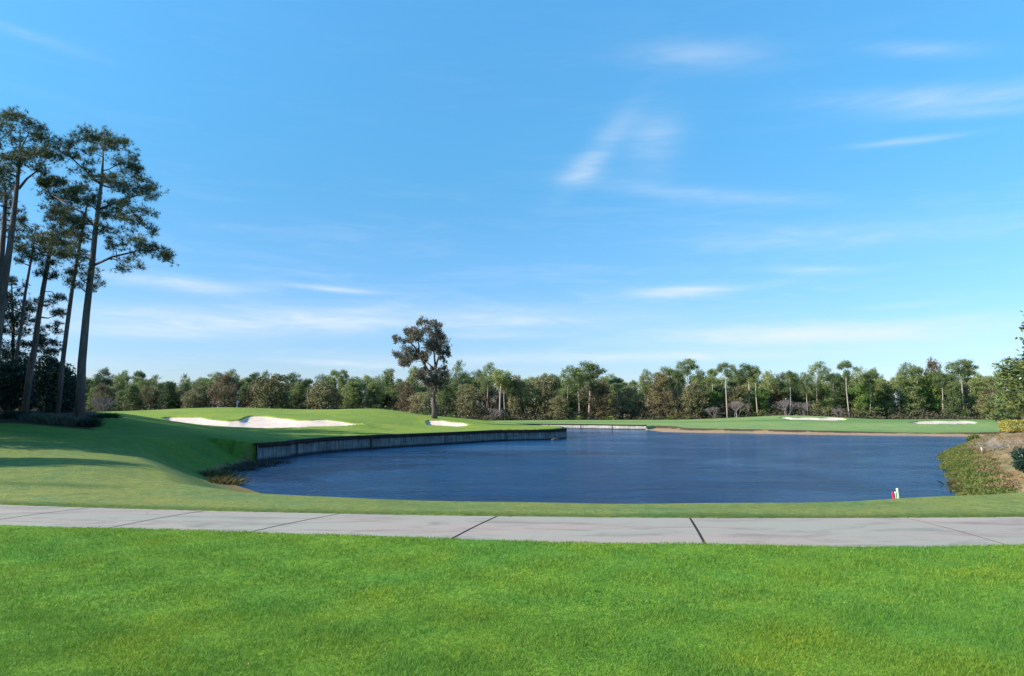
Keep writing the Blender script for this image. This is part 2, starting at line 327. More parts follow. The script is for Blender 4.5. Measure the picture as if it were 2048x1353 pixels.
# bunkers: far edge and near edge as pixel polylines, and the depth each pixel row lies at
BK = {
 'large': dict(top=[(324, 837.5), (341, 835), (397, 835), (422, 840), (456, 843), (485, 841), (490, 835.7), (503, 832.7), (530, 833), (556, 836.6), (576, 837.8), (593, 841.5), (617, 842), (649, 840.5), (681, 842.5), (715, 846), (728, 849.5)],
               bot=[(324, 837.5), (349, 845), (398, 851), (456, 855.2), (508, 857.6), (588, 857), (617, 854.8), (691, 853), (728, 849.5)], f=lambda v: 62 + (857 - v) * 0.5),
 'small': dict(top=[(852, 845), (857, 841.5), (882, 841.7), (900, 845), (922, 846), (939, 850)],
               bot=[(852, 845), (856, 851.7), (869, 852), (895, 853), (917, 854.6), (931, 852.4), (939, 850)], f=lambda v: 78 + (855 - v) * 0.6),
 'mid': dict(top=[(1558, 836), (1571, 834.6), (1585, 836.3), (1620, 835.6), (1638, 837), (1656, 835), (1681, 836.5), (1695, 839.4)],
               bot=[(1558, 836), (1581, 840), (1620, 840.8), (1681, 841.3), (1695, 839.4)], f=lambda v: 145 + (841 - v) * 2.0),
 'right': dict(top=[(1817, 846), (1837, 843.4), (1866, 842), (1894, 842.9), (1925, 842), (1948, 843.8), (1954, 845.8)],
               bot=[(1817, 846), (1837, 848), (1894, 848.6), (1948, 848), (1954, 845.8)], f=lambda v: 115 + (849 - v) * 2.4)}
ctrl = []
for b in BK.values():
    def dens(pl, n):
        pl = np.array(pl, float); us = np.linspace(pl[0, 0], pl[-1, 0], n); vs = np.interp(us, pl[:, 0], pl[:, 1])
        vs2 = vs.copy(); vs2[1:-1] = (vs[:-2] + 2 * vs[1:-1] + vs[2:]) / 4; return us, vs2
    us, vt = dens(b['top'], 90); _, vb = dens(b['bot'], 90)
    b['T'] = np.array([P(u, v, b['f'](v)) for u, v in zip(us, vt)]); b['B'] = np.array([P(u, v, b['f'](v)) for u, v in zip(us, vb)])
    b['poly'] = np.vstack([b['B'], b['T'][::-1][1:-1]])[:, :2]
    for k in range(4, 90, 14): ctrl.append(b['T'][k] + (0, 0.0, 0)); ctrl.append(b['B'][k])

# ------------------------------------------------------------------ terrain height from control points (thin-plate spline)
ctrl += [P(*p) for p in (
    (600, 990, 17.6), (700, 996, 17.0), (900, 1003.5, 16.3), (1100, 1006.5, 16.0), (1400, 1006.5, 16.0), (1700, 1000, 16.2), (1900, 988, 16.6), (2048, 982, 17.2), (2200, 978, 18),
    (500, 983.5, 18.6), (350, 976, 18.6), (200, 975, 18.0), (0, 975, 17.5),
    (0, 920, 24), (0, 880, 30), (0, 850, 38), (-30, 832, 44), (200, 925, 24), (200, 880, 33), (200, 850, 42), (160, 831, 44), (60, 828, 46), (250, 829, 56),
    (350, 945, 24), (350, 925, 29), (350, 880, 38), (350, 857, 47), (480, 905, 39), (500, 880, 45), (450, 862, 54), (560, 876, 50), (640, 876, 53), (700, 872, 56), (800, 869, 60.5), (900, 865, 66), (1000, 860, 72), (1095, 856.5, 77.5),
    (620, 862, 60), (750, 858, 68), (1106, 853, 84), (1060, 851, 92), (1020, 848, 101), (960, 846, 97), (1000, 852, 86),
    (180, 825, 85), (300, 821, 90), (400, 816.5, 92), (470, 816, 92), (540, 820, 92), (610, 824.5, 92), (680, 821, 93), (740, 818, 94), (800, 823, 96), (868, 837.5, 89), (868, 834.5, 98), (940, 840, 102), (660, 835, 80), (760, 838, 82), (800, 850, 75),
    (1180, 850.5, 117), (1290, 851.5, 114), (1100, 850, 124), (1200, 843, 150), (1120, 841, 165), (1300, 845, 145), (1350, 855.5, 106), (1450, 857.5, 101), (1550, 859, 98), (1700, 862.5, 93), (1850, 866, 87), (1450, 845, 140), (1500, 838, 160), (1560, 832, 166), (1640, 833, 168), (1700, 836.5, 170), (1770, 841, 160), (1870, 839.5, 150), (1960, 840, 145), (2040, 842, 140), (1960, 853, 110),
    (1000, 841, 185), (1200, 839.5, 190), (1400, 838.5, 190), (1700, 838, 190), (1900, 839, 185),
    (1955, 978, 22), (2048, 962, 24), (1950, 945, 29), (2048, 930, 31), (1960, 915, 37), (2048, 895, 39), (1975, 888, 44), (1962, 862, 54), (2048, 862, 50), (1990, 857, 60), (2048, 856, 66))]
ctrl += [np.array(p, float) for p in ((-20, 0, 0), (0, 0, 0), (20, 0, 0), (-14, 8, 0), (0, 8, 0), (14, 8, 0), (-20, 14.6, 0), (-10, 13.9, 0), (-5, 13.3, 0), (0, 12.9, 0), (5, 12.6, 0), (10, 12.7, 0), (20, 13.0, 0), (0, -40, 0), (-50, -40, 0.3), (50, -40, 0.3),
    (-60, 5, 0.8), (60, 5, .6), (-35, 20, .7), (-50, 35, 1.6), (-70, 60, 1.8), (-55, 85, 1.6), (-90, 100, 0.8), (50, 30, 1.0), (60, 50, .8), (85, 80, 0), (100, 120, -.3), (-90, 150, -.3), (-60, 140, -.4), (-20, 140, -.4), (-90, 200, -.5), (-30, 180, -.5), (100, 200, -.5), (-150, 60, 1), (160, 60, .2), (150, 200, -.5), (-160, 200, -.5), (0, 240, -.5), (-110, 250, -.5), (110, 250, -.5))]
C = np.array(ctrl)
def tps_fit(C, lam=0.02):
    n = len(C); XY = C[:, :2] / 50.0; d2 = ((XY[:, None] - XY[None]) ** 2).sum(-1); K = 0.5 * d2 * np.log(d2 + 1e-12)
    A = np.zeros((n + 3, n + 3)); A[:n, :n] = K + lam * 0.001 * np.eye(n); A[:n, n] = 1; A[:n, n + 1:] = XY; A[n, :n] = 1; A[n + 1:, :n] = XY.T
    return XY, np.linalg.solve(A, np.concatenate([C[:, 2], np.zeros(3)]))
TXY, TW = tps_fit(C)
def tps(X, Y):
    X = np.asarray(X, float); Y = np.asarray(Y, float); sh = X.shape; q = np.stack([X.ravel(), Y.ravel()], 1) / 50.0
    r = np.full(len(q), TW[len(C)]) + q @ TW[len(C) + 1:]
    for i in range(len(C)):
        d2 = ((q - TXY[i]) ** 2).sum(1); r += TW[i] * 0.5 * d2 * np.log(d2 + 1e-12)
    R = np.hypot(X, Y - 60).ravel(); w = np.clip((R - 190) / 60, 0, 1); w = w * w * (3 - 2 * w)
    return (np.clip(r, -1.15, 3.0) * (1 - w) - 0.5 * w).reshape(sh)
def sst(x, a, b):
    t = np.clip((x - a) / (b - a), 0, 1); return t * t * (3 - 2 * t)

# path edges y(x)
pf = np.array([G(u, v, 0.0)[:2] for u, v in ((0, 1010), (300, 1020), (680, 1028), (1000, 1033), (1400, 1036.5), (1820, 1037), (2048, 1034))])
pn = np.array([G(u, v, 0.0)[:2] for u, v in ((0, 1052), (200, 1057), (500, 1064.5), (720, 1075), (900, 1081), (1100, 1087.5), (1400, 1090.5), (1800, 1093), (2048, 1095))])
cf_, cn_ = np.polyfit(pf[:, 0], pf[:, 1], 3), np.polyfit(pn[:, 0], pn[:, 1], 3)
def pedge(c, x):
    x = np.asarray(x, float); xc = np.clip(x, -10.5, 8.5); return np.polyval(c, xc) + np.polyval(np.polyder(c), xc) * (x - xc)

def ground_z(X, Y):
    X = np.asarray(X, float); Y = np.asarray(Y, float)
    base = tps(X, Y)
    flat = 1 - sst(np.maximum(Y - pedge(cf_, X), 0), 0.0, 2.2)                # lawn in front of and beside the path is level
    near = (Y < 20) & (np.abs(X) < 40); k = np.where(near, flat * (1 - sst(np.abs(X), 18, 40)), 0); base = base * (1 - k)
    base = base + 0.02 + 0.012 * np.sin(X * 1.3 + Y * .7) * np.sin(Y * 1.1)
    fy, ny = pedge(cf_, X), pedge(cn_, X); pin = np.minimum(Y - ny, fy - Y) + .012 * np.sin(X * 9) + .012 * np.sin(X * 23); base = np.where(np.abs(X) < 60, base - .16 * np.clip(pin / .16, 0, 1), base)
    d, i = sdf(WPOLY, X, Y); wall = WALLSEG[i]; farb = FARSEG[i]; rb = RIGHTSEG[i]
    w = np.where(rb, 3.4, 3.8); nat = WZ + 0.02 + (base - WZ - 0.02) * sst(d, 0, w)
    beach = WZ + 0.02 + np.where(d < 4.0, d * 0.05, 0.2 + (base - WZ - 0.25) * sst(d, 4.0, 4.7))
    beach = np.where(d < 9, beach, base)
    z = np.where(d > 0, np.where(wall, np.where(d < 0.28, -2.2, base), np.where(farb, beach, nat)), 0)
    z = np.where(d <= 0, np.where(wall, -2.4, np.maximum(WZ - 0.03 + d * 0.3, -2.4)), z)
    for b in BK.values():
        x0, y0 = b['poly'].min(0) - 1; x1, y1 = b['poly'].max(0) + 1; s = (X > x0) & (X < x1) & (Y > y0) & (Y < y1)
        if s.any():
            dd, _ = sdf(b['poly'], X[s], Y[s]); z[s] = z[s] - 0.9 * sst(-dd, -0.05, 0.35) + 0.06 * np.exp(-np.abs(dd) / 0.8) * (dd > 0)
    return z, d, i
def gz(x, y): return float(ground_z(np.array([float(x)]), np.array([float(y)]))[0][0])

# ------------------------------------------------------------------ ground sheet
th = np.concatenate([np.linspace(-180, -46, 90, endpoint=False), np.linspace(-46, 46, 780), np.linspace(46, 180, 90)[1:-1]])
rr = [1.2]
while rr[-1] < 4500:
    r = rr[-1]; rr.append(r * (1.007 if r < 40 else 1.0048 if r < 135 else 1.012 if r < 260 else 1.12))
rr = np.array(rr); TH, RR = np.meshgrid(np.radians(th), rr); X = RR * np.sin(TH); Y = RR * np.cos(TH)
Zg, D, I = ground_z(X, Y)
nr, na = X.shape; V = np.stack([X, Y, Zg], -1).reshape(-1, 3); a = np.arange(nr - 1)[:, None] * na; b = np.arange(na)[None]; b2 = (b + 1) % na
F = np.stack([a + b, a + b2, a + na + b2, a + na + b], -1).reshape(-1, 4)
V = np.vstack([V, [[0, 0, gz(0, 0)]]]); Fc = np.stack([np.full(na, len(V) - 1), (np.arange(na) + 1) % na, np.arange(na), np.arange(na)], 1)[:, :3]
Fall = F[:, ::-1]
me = bpy.data.meshes.new('ground'); me.vertices.add(len(V)); me.vertices.foreach_set('co', V.astype(np.float32).ravel())
loops = np.concatenate([Fall.ravel(), Fc.ravel()]).astype(np.int32); me.loops.add(len(loops)); me.loops.foreach_set('vertex_index', loops)
ls = np.concatenate([np.arange(0, Fall.size, 4), Fall.size + np.arange(0, Fc.size, 3)]).astype(np.int32); lt = np.concatenate([np.full(len(Fall), 4), np.full(len(Fc), 3)]).astype(np.int32)
me.polygons.add(len(ls)); me.polygons.foreach_set('loop_start', ls); me.polygons.foreach_set('loop_total', lt)
me.polygons.foreach_set('use_smooth', np.ones(len(ls), bool)); me.update(calc_edges=True)
xv, yv = V[:, 0], V[:, 1]; dv = np.append(D.ravel(), 30); iv = np.append(I.ravel(), 0)
def vn(x, y, s, seed):        # cheap smooth value noise for zone borders
    r = np.random.RandomState(seed); o = 0
    for k in range(5):
        a_, p_ = r.uniform(0, 6.28, 2); o = o + np.sin((x * math.cos(a_) + y * math.sin(a_)) * s * (1 + .37 * k) + p_)
    return o / 5
col = np.empty((len(V), 3)); col[:] = LAWN
def paint(mask, c):
    mask = np.clip(mask, 0, 1)[:, None]; col[:] = col * (1 - mask) + np.array(c) * mask
n_small = vn(xv, yv, .9, 1); n_big = vn(xv, yv, .16, 2)
beyond = (yv > pedge(cf_, xv) - 0.1) * 1.0
paint(beyond, (.175, .205, .062))
paint(beyond * sst(n_big, -.5, .9) * (xv < 0) * sst(-xv, 2, 14) * .8, (.215, .215, .075))
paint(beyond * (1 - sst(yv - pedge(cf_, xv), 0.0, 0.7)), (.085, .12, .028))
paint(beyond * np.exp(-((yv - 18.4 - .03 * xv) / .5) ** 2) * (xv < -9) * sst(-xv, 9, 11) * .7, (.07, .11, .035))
lefthill = sst(yv, 27, 34) * (xv < 10); paint(lefthill * beyond, (.10, .17, .026))  # darker green: the tree shade on the left hillside is put into the colour
green = sst(yv, 42, 52) * (1 - sst(yv, 112, 120)) * (1 - sst(xv, 7, 9)); paint(green, (.20, .255, .045))
paint(green * sst(n_big, -.1, .6) * .5, (.20, .25, .05))
farf = np.maximum(sst(yv, 112, 120), (xv > 8) * sst(yv, 70, 76)); paint(farf, (.205, .27, .10))
paint(farf * sst(vn(xv * .3, yv, .11, 5), .1, .6) * .8, (.10, .19, .05))
litter = sst(yv + 3 * n_small, 173, 177); paint(litter, (.10, .075, .045))
fs = FARSEG[iv] * (dv < 9) * (dv > -2.0)
paint(fs * (dv < 4.2 + .3 * n_small), (.36, .225, .14)); paint(fs * (dv >= 3.6 + .9 * n_small) * (dv < 4.95), (.085, .055, .035))
rs = RIGHTSEG[iv] * (yv > 17.5); bank = rs * (1 - sst(dv, 13, 15)) * (dv > -3) * sst(yv + .4 * n_small, 18.6 - .02 * xv, 19.6)
paint(bank, (.30, .20, .115)); paint(bank * sst(n_small, -.1, .5) * .8, (.15, .14, .055)); paint(bank * sst(-n_small, 0, .6) * .5, (.36, .24, .15))
ns = (~FARSEG[iv] & ~WALLSEG[iv] & ~RIGHTSEG[iv]) * (dv < 0.9 + .2 * n_small) * (dv > -3); paint(ns * .8, (.20, .13, .065))
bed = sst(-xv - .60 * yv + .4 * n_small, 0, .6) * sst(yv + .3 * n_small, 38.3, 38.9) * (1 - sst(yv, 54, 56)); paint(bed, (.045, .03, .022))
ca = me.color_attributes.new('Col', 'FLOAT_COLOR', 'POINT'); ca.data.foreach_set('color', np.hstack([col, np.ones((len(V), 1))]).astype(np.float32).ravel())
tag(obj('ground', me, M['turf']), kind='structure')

# sand bunkers
for nm, b in BK.items():
    R = 14; T, B = b['T'], b['B']; V = []; n = len(T)
    for j in range(R + 1):
        t = j / R; p = B * (1 - t) + T * t; z = tps(p[:, 0], p[:, 1]); width = np.clip(np.linalg.norm(T - B, axis=1) / 3.0, 0, 1)
        prof = (math.sin(math.pi * min(1, t * 1.0) ** 0.75)) ** 0.6 if 0 < t < 1 else 0
        V.append(np.stack([p[:, 0], p[:, 1], z - 0.05 - (0.38 if nm in ('large', 'small') else .25) * prof * width + .02], 1))
    V = np.vstack(V); F = [(j * n + k, j * n + k + 1, (j + 1) * n + k + 1, (j + 1) * n + k) for j in range(R) for k in range(n - 1)]
    tag(obj('sand_bunker', mesh_np('sand_bunker', V, F), M['sand'], smooth=True), kind='structure')

# pond
V = [(-45, 12, WZ), (95, 12, WZ), (95, 135, WZ), (-45, 135, WZ)]
tag(obj('water', mesh_np('water', V, [(0, 1, 2, 3)]), M['water']), kind='structure')

# concrete cart path, slab by slab with open joints over dark filler
J = [((160, 1021), (-52, 1046)), ((400, 1025), (215, 1057)), ((680, 1028), (497, 1064.5)), ((995, 1033), (900, 1081)), ((1380, 1036.5), (1410, 1090.5)), ((1818, 1037), (2030, 1094.5))]
jx = [(G(a_[0], a_[1], 0)[0], G(b_[0], b_[1], 0)[0]) for a_, b_ in J]
for k in range(14): jx.insert(0, (2 * jx[0][0] - jx[1][0] if k < 1 else jx[0][0] - 3.6, 2 * jx[0][1] - jx[1][1] if k < 1 else jx[0][1] - 3.6))
for k in range(14): jx.append((jx[-1][0] + 3.4, jx[-1][1] + 3.6))
mb = MB()
for (a0, b0), (a1, b1) in zip(jx[:-1], jx[1:]):
    g_ = .024; n = 10; V = []
    for k in range(n + 1):
        t = k / n
        for s in range(7):
            q = s / 6; x = (a0 + g_) * (1 - t) + (a1 - g_) * t; xb = (b0 + g_) * (1 - t) + (b1 - g_) * t
            xx = xb * (1 - q) + x * q; yy = float(pedge(cn_, xb)) * (1 - q) + float(pedge(cf_, x)) * q; V.append((xx, yy, 0.004 + .012 * math.sin(math.pi * q)))
    F = [(k * 7 + s, (k + 1) * 7 + s, (k + 1) * 7 + s + 1, k * 7 + s + 1) for k in range(n) for s in range(6)]
    nb = len(V); ring = [k * 7 for k in range(n + 1)] + [n * 7 + s for s in range(1, 7)] + [k * 7 + 6 for k in range(n - 1, -1, -1)] + [s for s in range(5, 0, -1)]
    V += [(V[i_][0], V[i_][1], -0.11) for i_ in ring]; m_ = len(ring)
    F += [(ring[(k + 1) % m_], ring[k], nb + k, nb + (k + 1) % m_) for k in range(m_)]
    mb.add(V, F)
tag(obj('cart_path', mb.mesh('cart_path'), M['concrete']), kind='structure')
V = []
for x in np.linspace(-60, 60, 121):
    for q in np.linspace(0, 1, 7): V.append((x, (float(pedge(cn_, x)) + .05) * (1 - q) + (float(pedge(cf_, x)) - .05) * q, -.001 + .012 * math.sin(math.pi * q)))
tag(obj('path_base', mesh_np('path_base', V, [(7 * k + e, 7 * k + 7 + e, 7 * k + 8 + e, 7 * k + 1 + e) for k in range(120) for e in range(6)]), M['cap']), kind='structure')

# ------------------------------------------------------------------ timber bulkheads
def bulkhead(line, label, zt, board_mat, cap_h, post_every=3.0, dense=0.6):
    line = [np.array(p) for p in line]; pts = [line[0]]
    for p, q in zip(line[:-1], line[1:]):
        k = max(1, int(np.linalg.norm(q - p) / dense)); pts += [p + (q - p) * (j + 1) / k for j in range(k)]
    pts = np.array(pts); T = np.gradient(pts, axis=0); T /= np.linalg.norm(T, axis=1)[:, None] + 1e-9; N = np.stack([-T[:, 1], T[:, 0]], 1)
    dd, _ = sdf(WPOLY, *(pts + N * .3).T); sgn = np.where(np.median(dd) > 0, 1, -1); N = N * sgn       # N points to the land
    s = np.concatenate([[0], np.cumsum(np.linalg.norm(np.diff(pts, axis=0), axis=1))]); rs_ = np.random.RandomState(5)
    root = empty('bulkhead', (float(pts[len(pts) // 2][0]), float(pts[len(pts) // 2][1]), WZ), label, 'retaining wall')
    off = np.array(root.location); mw = rs_.uniform(-.008, .008, len(pts)) 
    # board face: one vertical plank per 0.2 m with alternating relief
    V, F, UV = [], [], []; L = s[-1]; nb = int(L / 0.2)
    for k in range(nb):
        s0, s1 = k * L / nb + .006, (k + 1) * L / nb - .006; o = .30 + rs_.uniform(-.012, .012); top = zt - .02 - rs_.uniform(0, .012)
        def at(q, o): 
            x = np.interp(q, s, pts[:, 0]); y = np.interp(q, s, pts[:, 1]); nx = np.interp(q, s, N[:, 0]); ny = np.interp(q, s, N[:, 1]); return x + nx * o, y + ny * o
        A, B_, A2, B2 = at(s0, o - .26), at(s1, o - .26), at(s0, o - .20), at(s1, o - .20); b0 = len(V)
        for (q, z) in ((A, -2.0), (B_, -2.0), (B_, top), (A, top), (A2, -2.0), (B2, -2.0), (B2, top), (A2, top)): V.append((q[0] - off[0], q[1] - off[1], z - off[2]))
        F += [(b0, b0 + 1, b0 + 2, b0 + 3), (b0 + 4, b0, b0 + 3, b0 + 7), (b0 + 1, b0 + 5, b0 + 6, b0 + 2), (b0 + 3, b0 + 2, b0 + 6, b0 + 7)]
    me = mesh_np('boards', V, F); uv = me.uv_layers.new(name='UVMap'); Vn = np.array(V); li = np.zeros(len(me.loops), int); me.loops.foreach_get('vertex_index', li)
    uu = np.array([(k // 8) * 0.2 * 1.37 + ((k % 8) in (1, 2, 5, 6)) * 0.19 for k in range(len(V))]); uv.data.foreach_set('uv', np.stack([uu[li], Vn[li, 2]], 1).astype(np.float32).ravel())
    obj('boards', me, board_mat, root)
    def strip(name, o0, o1, z0, z1, mat, wob=0.0):
        V, F = [], []; n = len(pts); wz = np.cumsum(rs_.uniform(-1, 1, n)); wz = (wz - wz.mean()) / (np.abs(wz).max() + 1e-6) * wob
        for k in range(n):
            for (o, z) in ((o0, z0), (o1, z0), (o1, z1), (o0, z1)):
                p = pts[k] + N[k] * o; V.append((p[0] - off[0], p[1] - off[1], z + (wz[k]) - off[2]))
        for k in range(n - 1):
            for e in range(4): F.append((k * 4 + e, (k + 1) * 4 + e, (k + 1) * 4 + (e + 1) % 4, k * 4 + (e + 1) % 4))
        F += [(0, 1, 2, 3), ((n - 1) * 4 + 3, (n - 1) * 4 + 2, (n - 1) * 4 + 1, (n - 1) * 4)]
        obj(name, mesh_np(name, V, F), mat, root)
    strip('cap_rail', -.06, .42, zt, zt + .07, M['cap'], .012)
    strip('fascia_board', -.05, .03, zt - cap_h, zt - .003, M['cap'], .01)
    for q in np.arange(post_every, L, post_every):
        x = np.interp(q, s, pts[:, 0]); y = np.interp(q, s, pts[:, 1]); j = min(np.searchsorted(s, q), len(pts) - 1)
        mbp = MB(); mbp.tube([(x - N[j][0] * .02 - off[0], y - N[j][1] * .02 - off[1], -2.0 - off[2]), (x - N[j][0] * .02 - off[0], y - N[j][1] * .02 - off[1], zt - cap_h - off[2])], [.045, .045], 8)
        obj('pile', mbp.mesh('pile'), M['bark_dark'] if cap_h > .1 else M['boards_pale'], root, True)
    return root
bulkhead(back_wall + tip + left_wall, 'long grey timber bulkhead with black cap curving round the green on the left', -0.17, M['boards'], 0.19, 9.3)
bulkhead(far_wall, 'short pale bleached timber bulkhead across the far end of the pond', -0.50, M['boards_pale'], 0.07, 6.0)

# ------------------------------------------------------------------ foliage generators
def diamonds(Cn, L, Wd, rs_, up=0.0, dirs=None, droop=0.0):
    n = len(Cn); t = rs_.normal(size=(n, 3)) if dirs is None else dirs + rs_.normal(size=(n, 3)) * .35
    t[:, 2] = t[:, 2] + up - droop; t /= np.linalg.norm(t, axis=1)[:, None] + 1e-9
    b = np.cross(t, rs_.normal(size=(n, 3))); b /= np.linalg.norm(b, axis=1)[:, None] + 1e-9
    L = (L * rs_.uniform(.6, 1.3, n))[:, None]; Wd = (Wd * rs_.uniform(.6, 1.3, n))[:, None]
    V = np.stack([Cn - t * L / 2, Cn + b * Wd / 2 + t * L * .1, Cn + t * L / 2, Cn - b * Wd / 2 + t * L * .1], 1).reshape(-1, 3)
    return V
def quads(V): return mesh_np('crown', V, np.arange(len(V)).reshape(-1, 4))
def ell(rs_, n, c, r, shell=0.5):
    d = rs_.normal(size=(n, 3)); d /= np.linalg.norm(d, axis=1)[:, None]; q = rs_.uniform(0, 1, n) ** (1 / 3.0) * (1 - shell) + shell * rs_.uniform(.85, 1.05, n)
    return np.array(c) + d * q[:, None] * np.array(r)
def tufts(centers, length, width, blades, rs_, up=0.5):
    """needle tufts: thin triangles radiating from each centre"""
    n = len(centers); base = np.repeat(centers, blades, 0); ax = rs_.normal(size=(n, 3)) * .6; ax[:, 2] += up; ax /= np.linalg.norm(ax, axis=1)[:, None]
    t = np.repeat(ax, blades, 0) * .75 + rs_.normal(size=(n * blades, 3)) * .75; t /= np.linalg.norm(t, axis=1)[:, None]
    b = np.cross(t, rs_.normal(size=t.shape)); b /= np.linalg.norm(b, axis=1)[:, None]; l = (length * rs_.uniform(.6, 1.15, len(t)))[:, None]
    V = np.stack([base - b * width / 2, base + b * width / 2, base + t * l], 1).reshape(-1, 3); return V
def tris(V): return mesh_np('crown', V, np.arange(len(V)).reshape(-1, 3))

def grow(mb, limbs, pads, rs_, r_branch=.05, rise=.25, n=5):
    """join every foliage pad to the nearest point of the growing skeleton with a curved tapering branch"""
    sk = []; skr = []
    for pts, rad in limbs:
        mb.tube(pts, rad, 10 if rad[0] > .12 else 6)
        for (p, q, a_, b_) in zip(pts[:-1], pts[1:], rad[:-1], rad[1:]):
            for t in np.linspace(0, 1, 6): sk.append(np.array(p) * (1 - t) + np.array(q) * t); skr.append(a_ * (1 - t) + b_ * t)
    sk = np.array(sk); skr = np.array(skr); order = sorted(range(len(pads)), key=lambda k: np.min(np.linalg.norm(sk - pads[k][0], axis=1)))
    for k in order:
        c = pads[k][0]; below = c[2] - sk[:, 2]; dist = np.linalg.norm(sk - c, axis=1) + np.where(below < rise * .5, 1.6 * (rise * .5 - below), 0) * .8
        j = int(np.argmin(dist)); s = sk[j]; d = c - s; mid = s + d * .5 + np.array([0, 0, -.08 * np.linalg.norm(d)]) + rs_.normal(size=3) * .05 * np.linalg.norm(d)
        r0 = min(skr[j] * .7, r_branch * (1 + .25 * np.linalg.norm(d))); mb.tube([s, s + d * .25 + (mid - s - d * .5) * .6, mid, s + d * .78 + (mid - s - d * .5) * .5, c], [r0, r0 * .85, r0 * .65, r0 * .5, r0 * .25], n, False)
        new = np.array([s + d * .3, mid, s + d * .78, c]); sk = np.vstack([sk, new]); skr = np.concatenate([skr, [r0 * .8, r0 * .65, r0 * .5, r0 * .3]])

def photo_tree(name, label, cat, Y, limbs_px, pads_px, conv, mats, seed, kind='needle', dens=.7, group=None, flat=.62, rb=.05, extra=None, dscale=1.0, leaf=(.30, .019, 15)):
    """a tree whose limbs and foliage pads stand where the photo shows them; pads are spread in depth round the trunk"""
    rs_ = np.random.RandomState(seed); k = Y / FPX
    L = [([P(*conv(x, y), Y) for x, y in pts], list(rad)) for pts, rad in limbs_px]
    b = L[0][0][0]; zb = gz(b[0], Y); 
    L[0][0][0] = np.array([b[0], Y, zb - .15]); root = empty(name, (float(b[0]), Y, zb), label, cat, group); off = np.array([b[0], Y, zb])
    cx = np.mean([conv(p[0], p[1])[0] for p in pads_px]); hw = max(abs(conv(p[0], p[1])[0] - cx) for p in pads_px) * k
    L = [([np.array(p) - off + (np.array([0, rs_.normal() * .12 * i, 0]) if li else 0) for i, p in enumerate(pts)], rad) for li, (pts, rad) in enumerate(L)]
    pads = []
    for p in pads_px:
        u, v = conv(p[0], p[1]); sc = conv(1, 0)[0] - conv(0, 0)[0]; rx = p[2] * sc * k; rz = p[3] * sc * k
        span = math.sqrt(max(hw ** 2 - (abs(u - cx) * k) ** 2, .04)) * .75 * dscale; dyy = rs_.uniform(-1, 1) * span; c = P(u, v, Y + dyy) - off; pads.append((c, rx, rz))
        for _ in range(2 if kind == 'needle' else 1):
            if rs_.uniform() < .32: pads.append((c + rs_.normal(size=3) * np.array([rx * .8, rx, rz * .5 + .05]), rx * rs_.uniform(.3, .6), rz * rs_.uniform(.4, .8)))
        if rs_.uniform() < .4: c2 = P(u, v, Y - dyy * rs_.uniform(.5, 1)) - off; c2[2] += rs_.uniform(-.25, .1); pads.append((c2, rx * .85, rz * .85))
    mb = MB(); grow(mb, L, pads, rs_, rb); obj('trunk', mb.mesh('trunk'), mats[0], root, True)
    V = []
    for c, rx, rz in pads:
        vol = max(.12, rx * rx * rz)
        if kind == 'needle':
            n = int(np.clip(110 * dens * (rx * rz) / .3, 22, 300)); sub = ell(rs_, max(5, n // 9), c, (rx * 1.15, rx, rz * 1.15), .45); q = sub[rs_.randint(0, len(sub), n)] + rs_.normal(size=(n, 3)) * np.array([.16, .16, .10]); V.append(tufts(q, leaf[0], leaf[1], leaf[2], rs_))
        else:
            n = int(np.clip(800 * dens * (rx * rz) / 1.0, 60, 2600)); sub = ell(rs_, max(5, n // 55), c, (rx, rx * .9, rz), .45); sidx = rs_.randint(0, len(sub), n)
            q = sub[sidx] + rs_.normal(size=(n, 3)) * np.array([rx * .26, rx * .26, rz * .26 + .08]); V.append(diamonds(q, leaf[0], leaf[1], rs_, droop=.7 if kind == 'droop' else 0))
    V = np.vstack(V); obj('crown', tris(V) if kind == 'needle' else quads(V), mats[1], root)
    return root

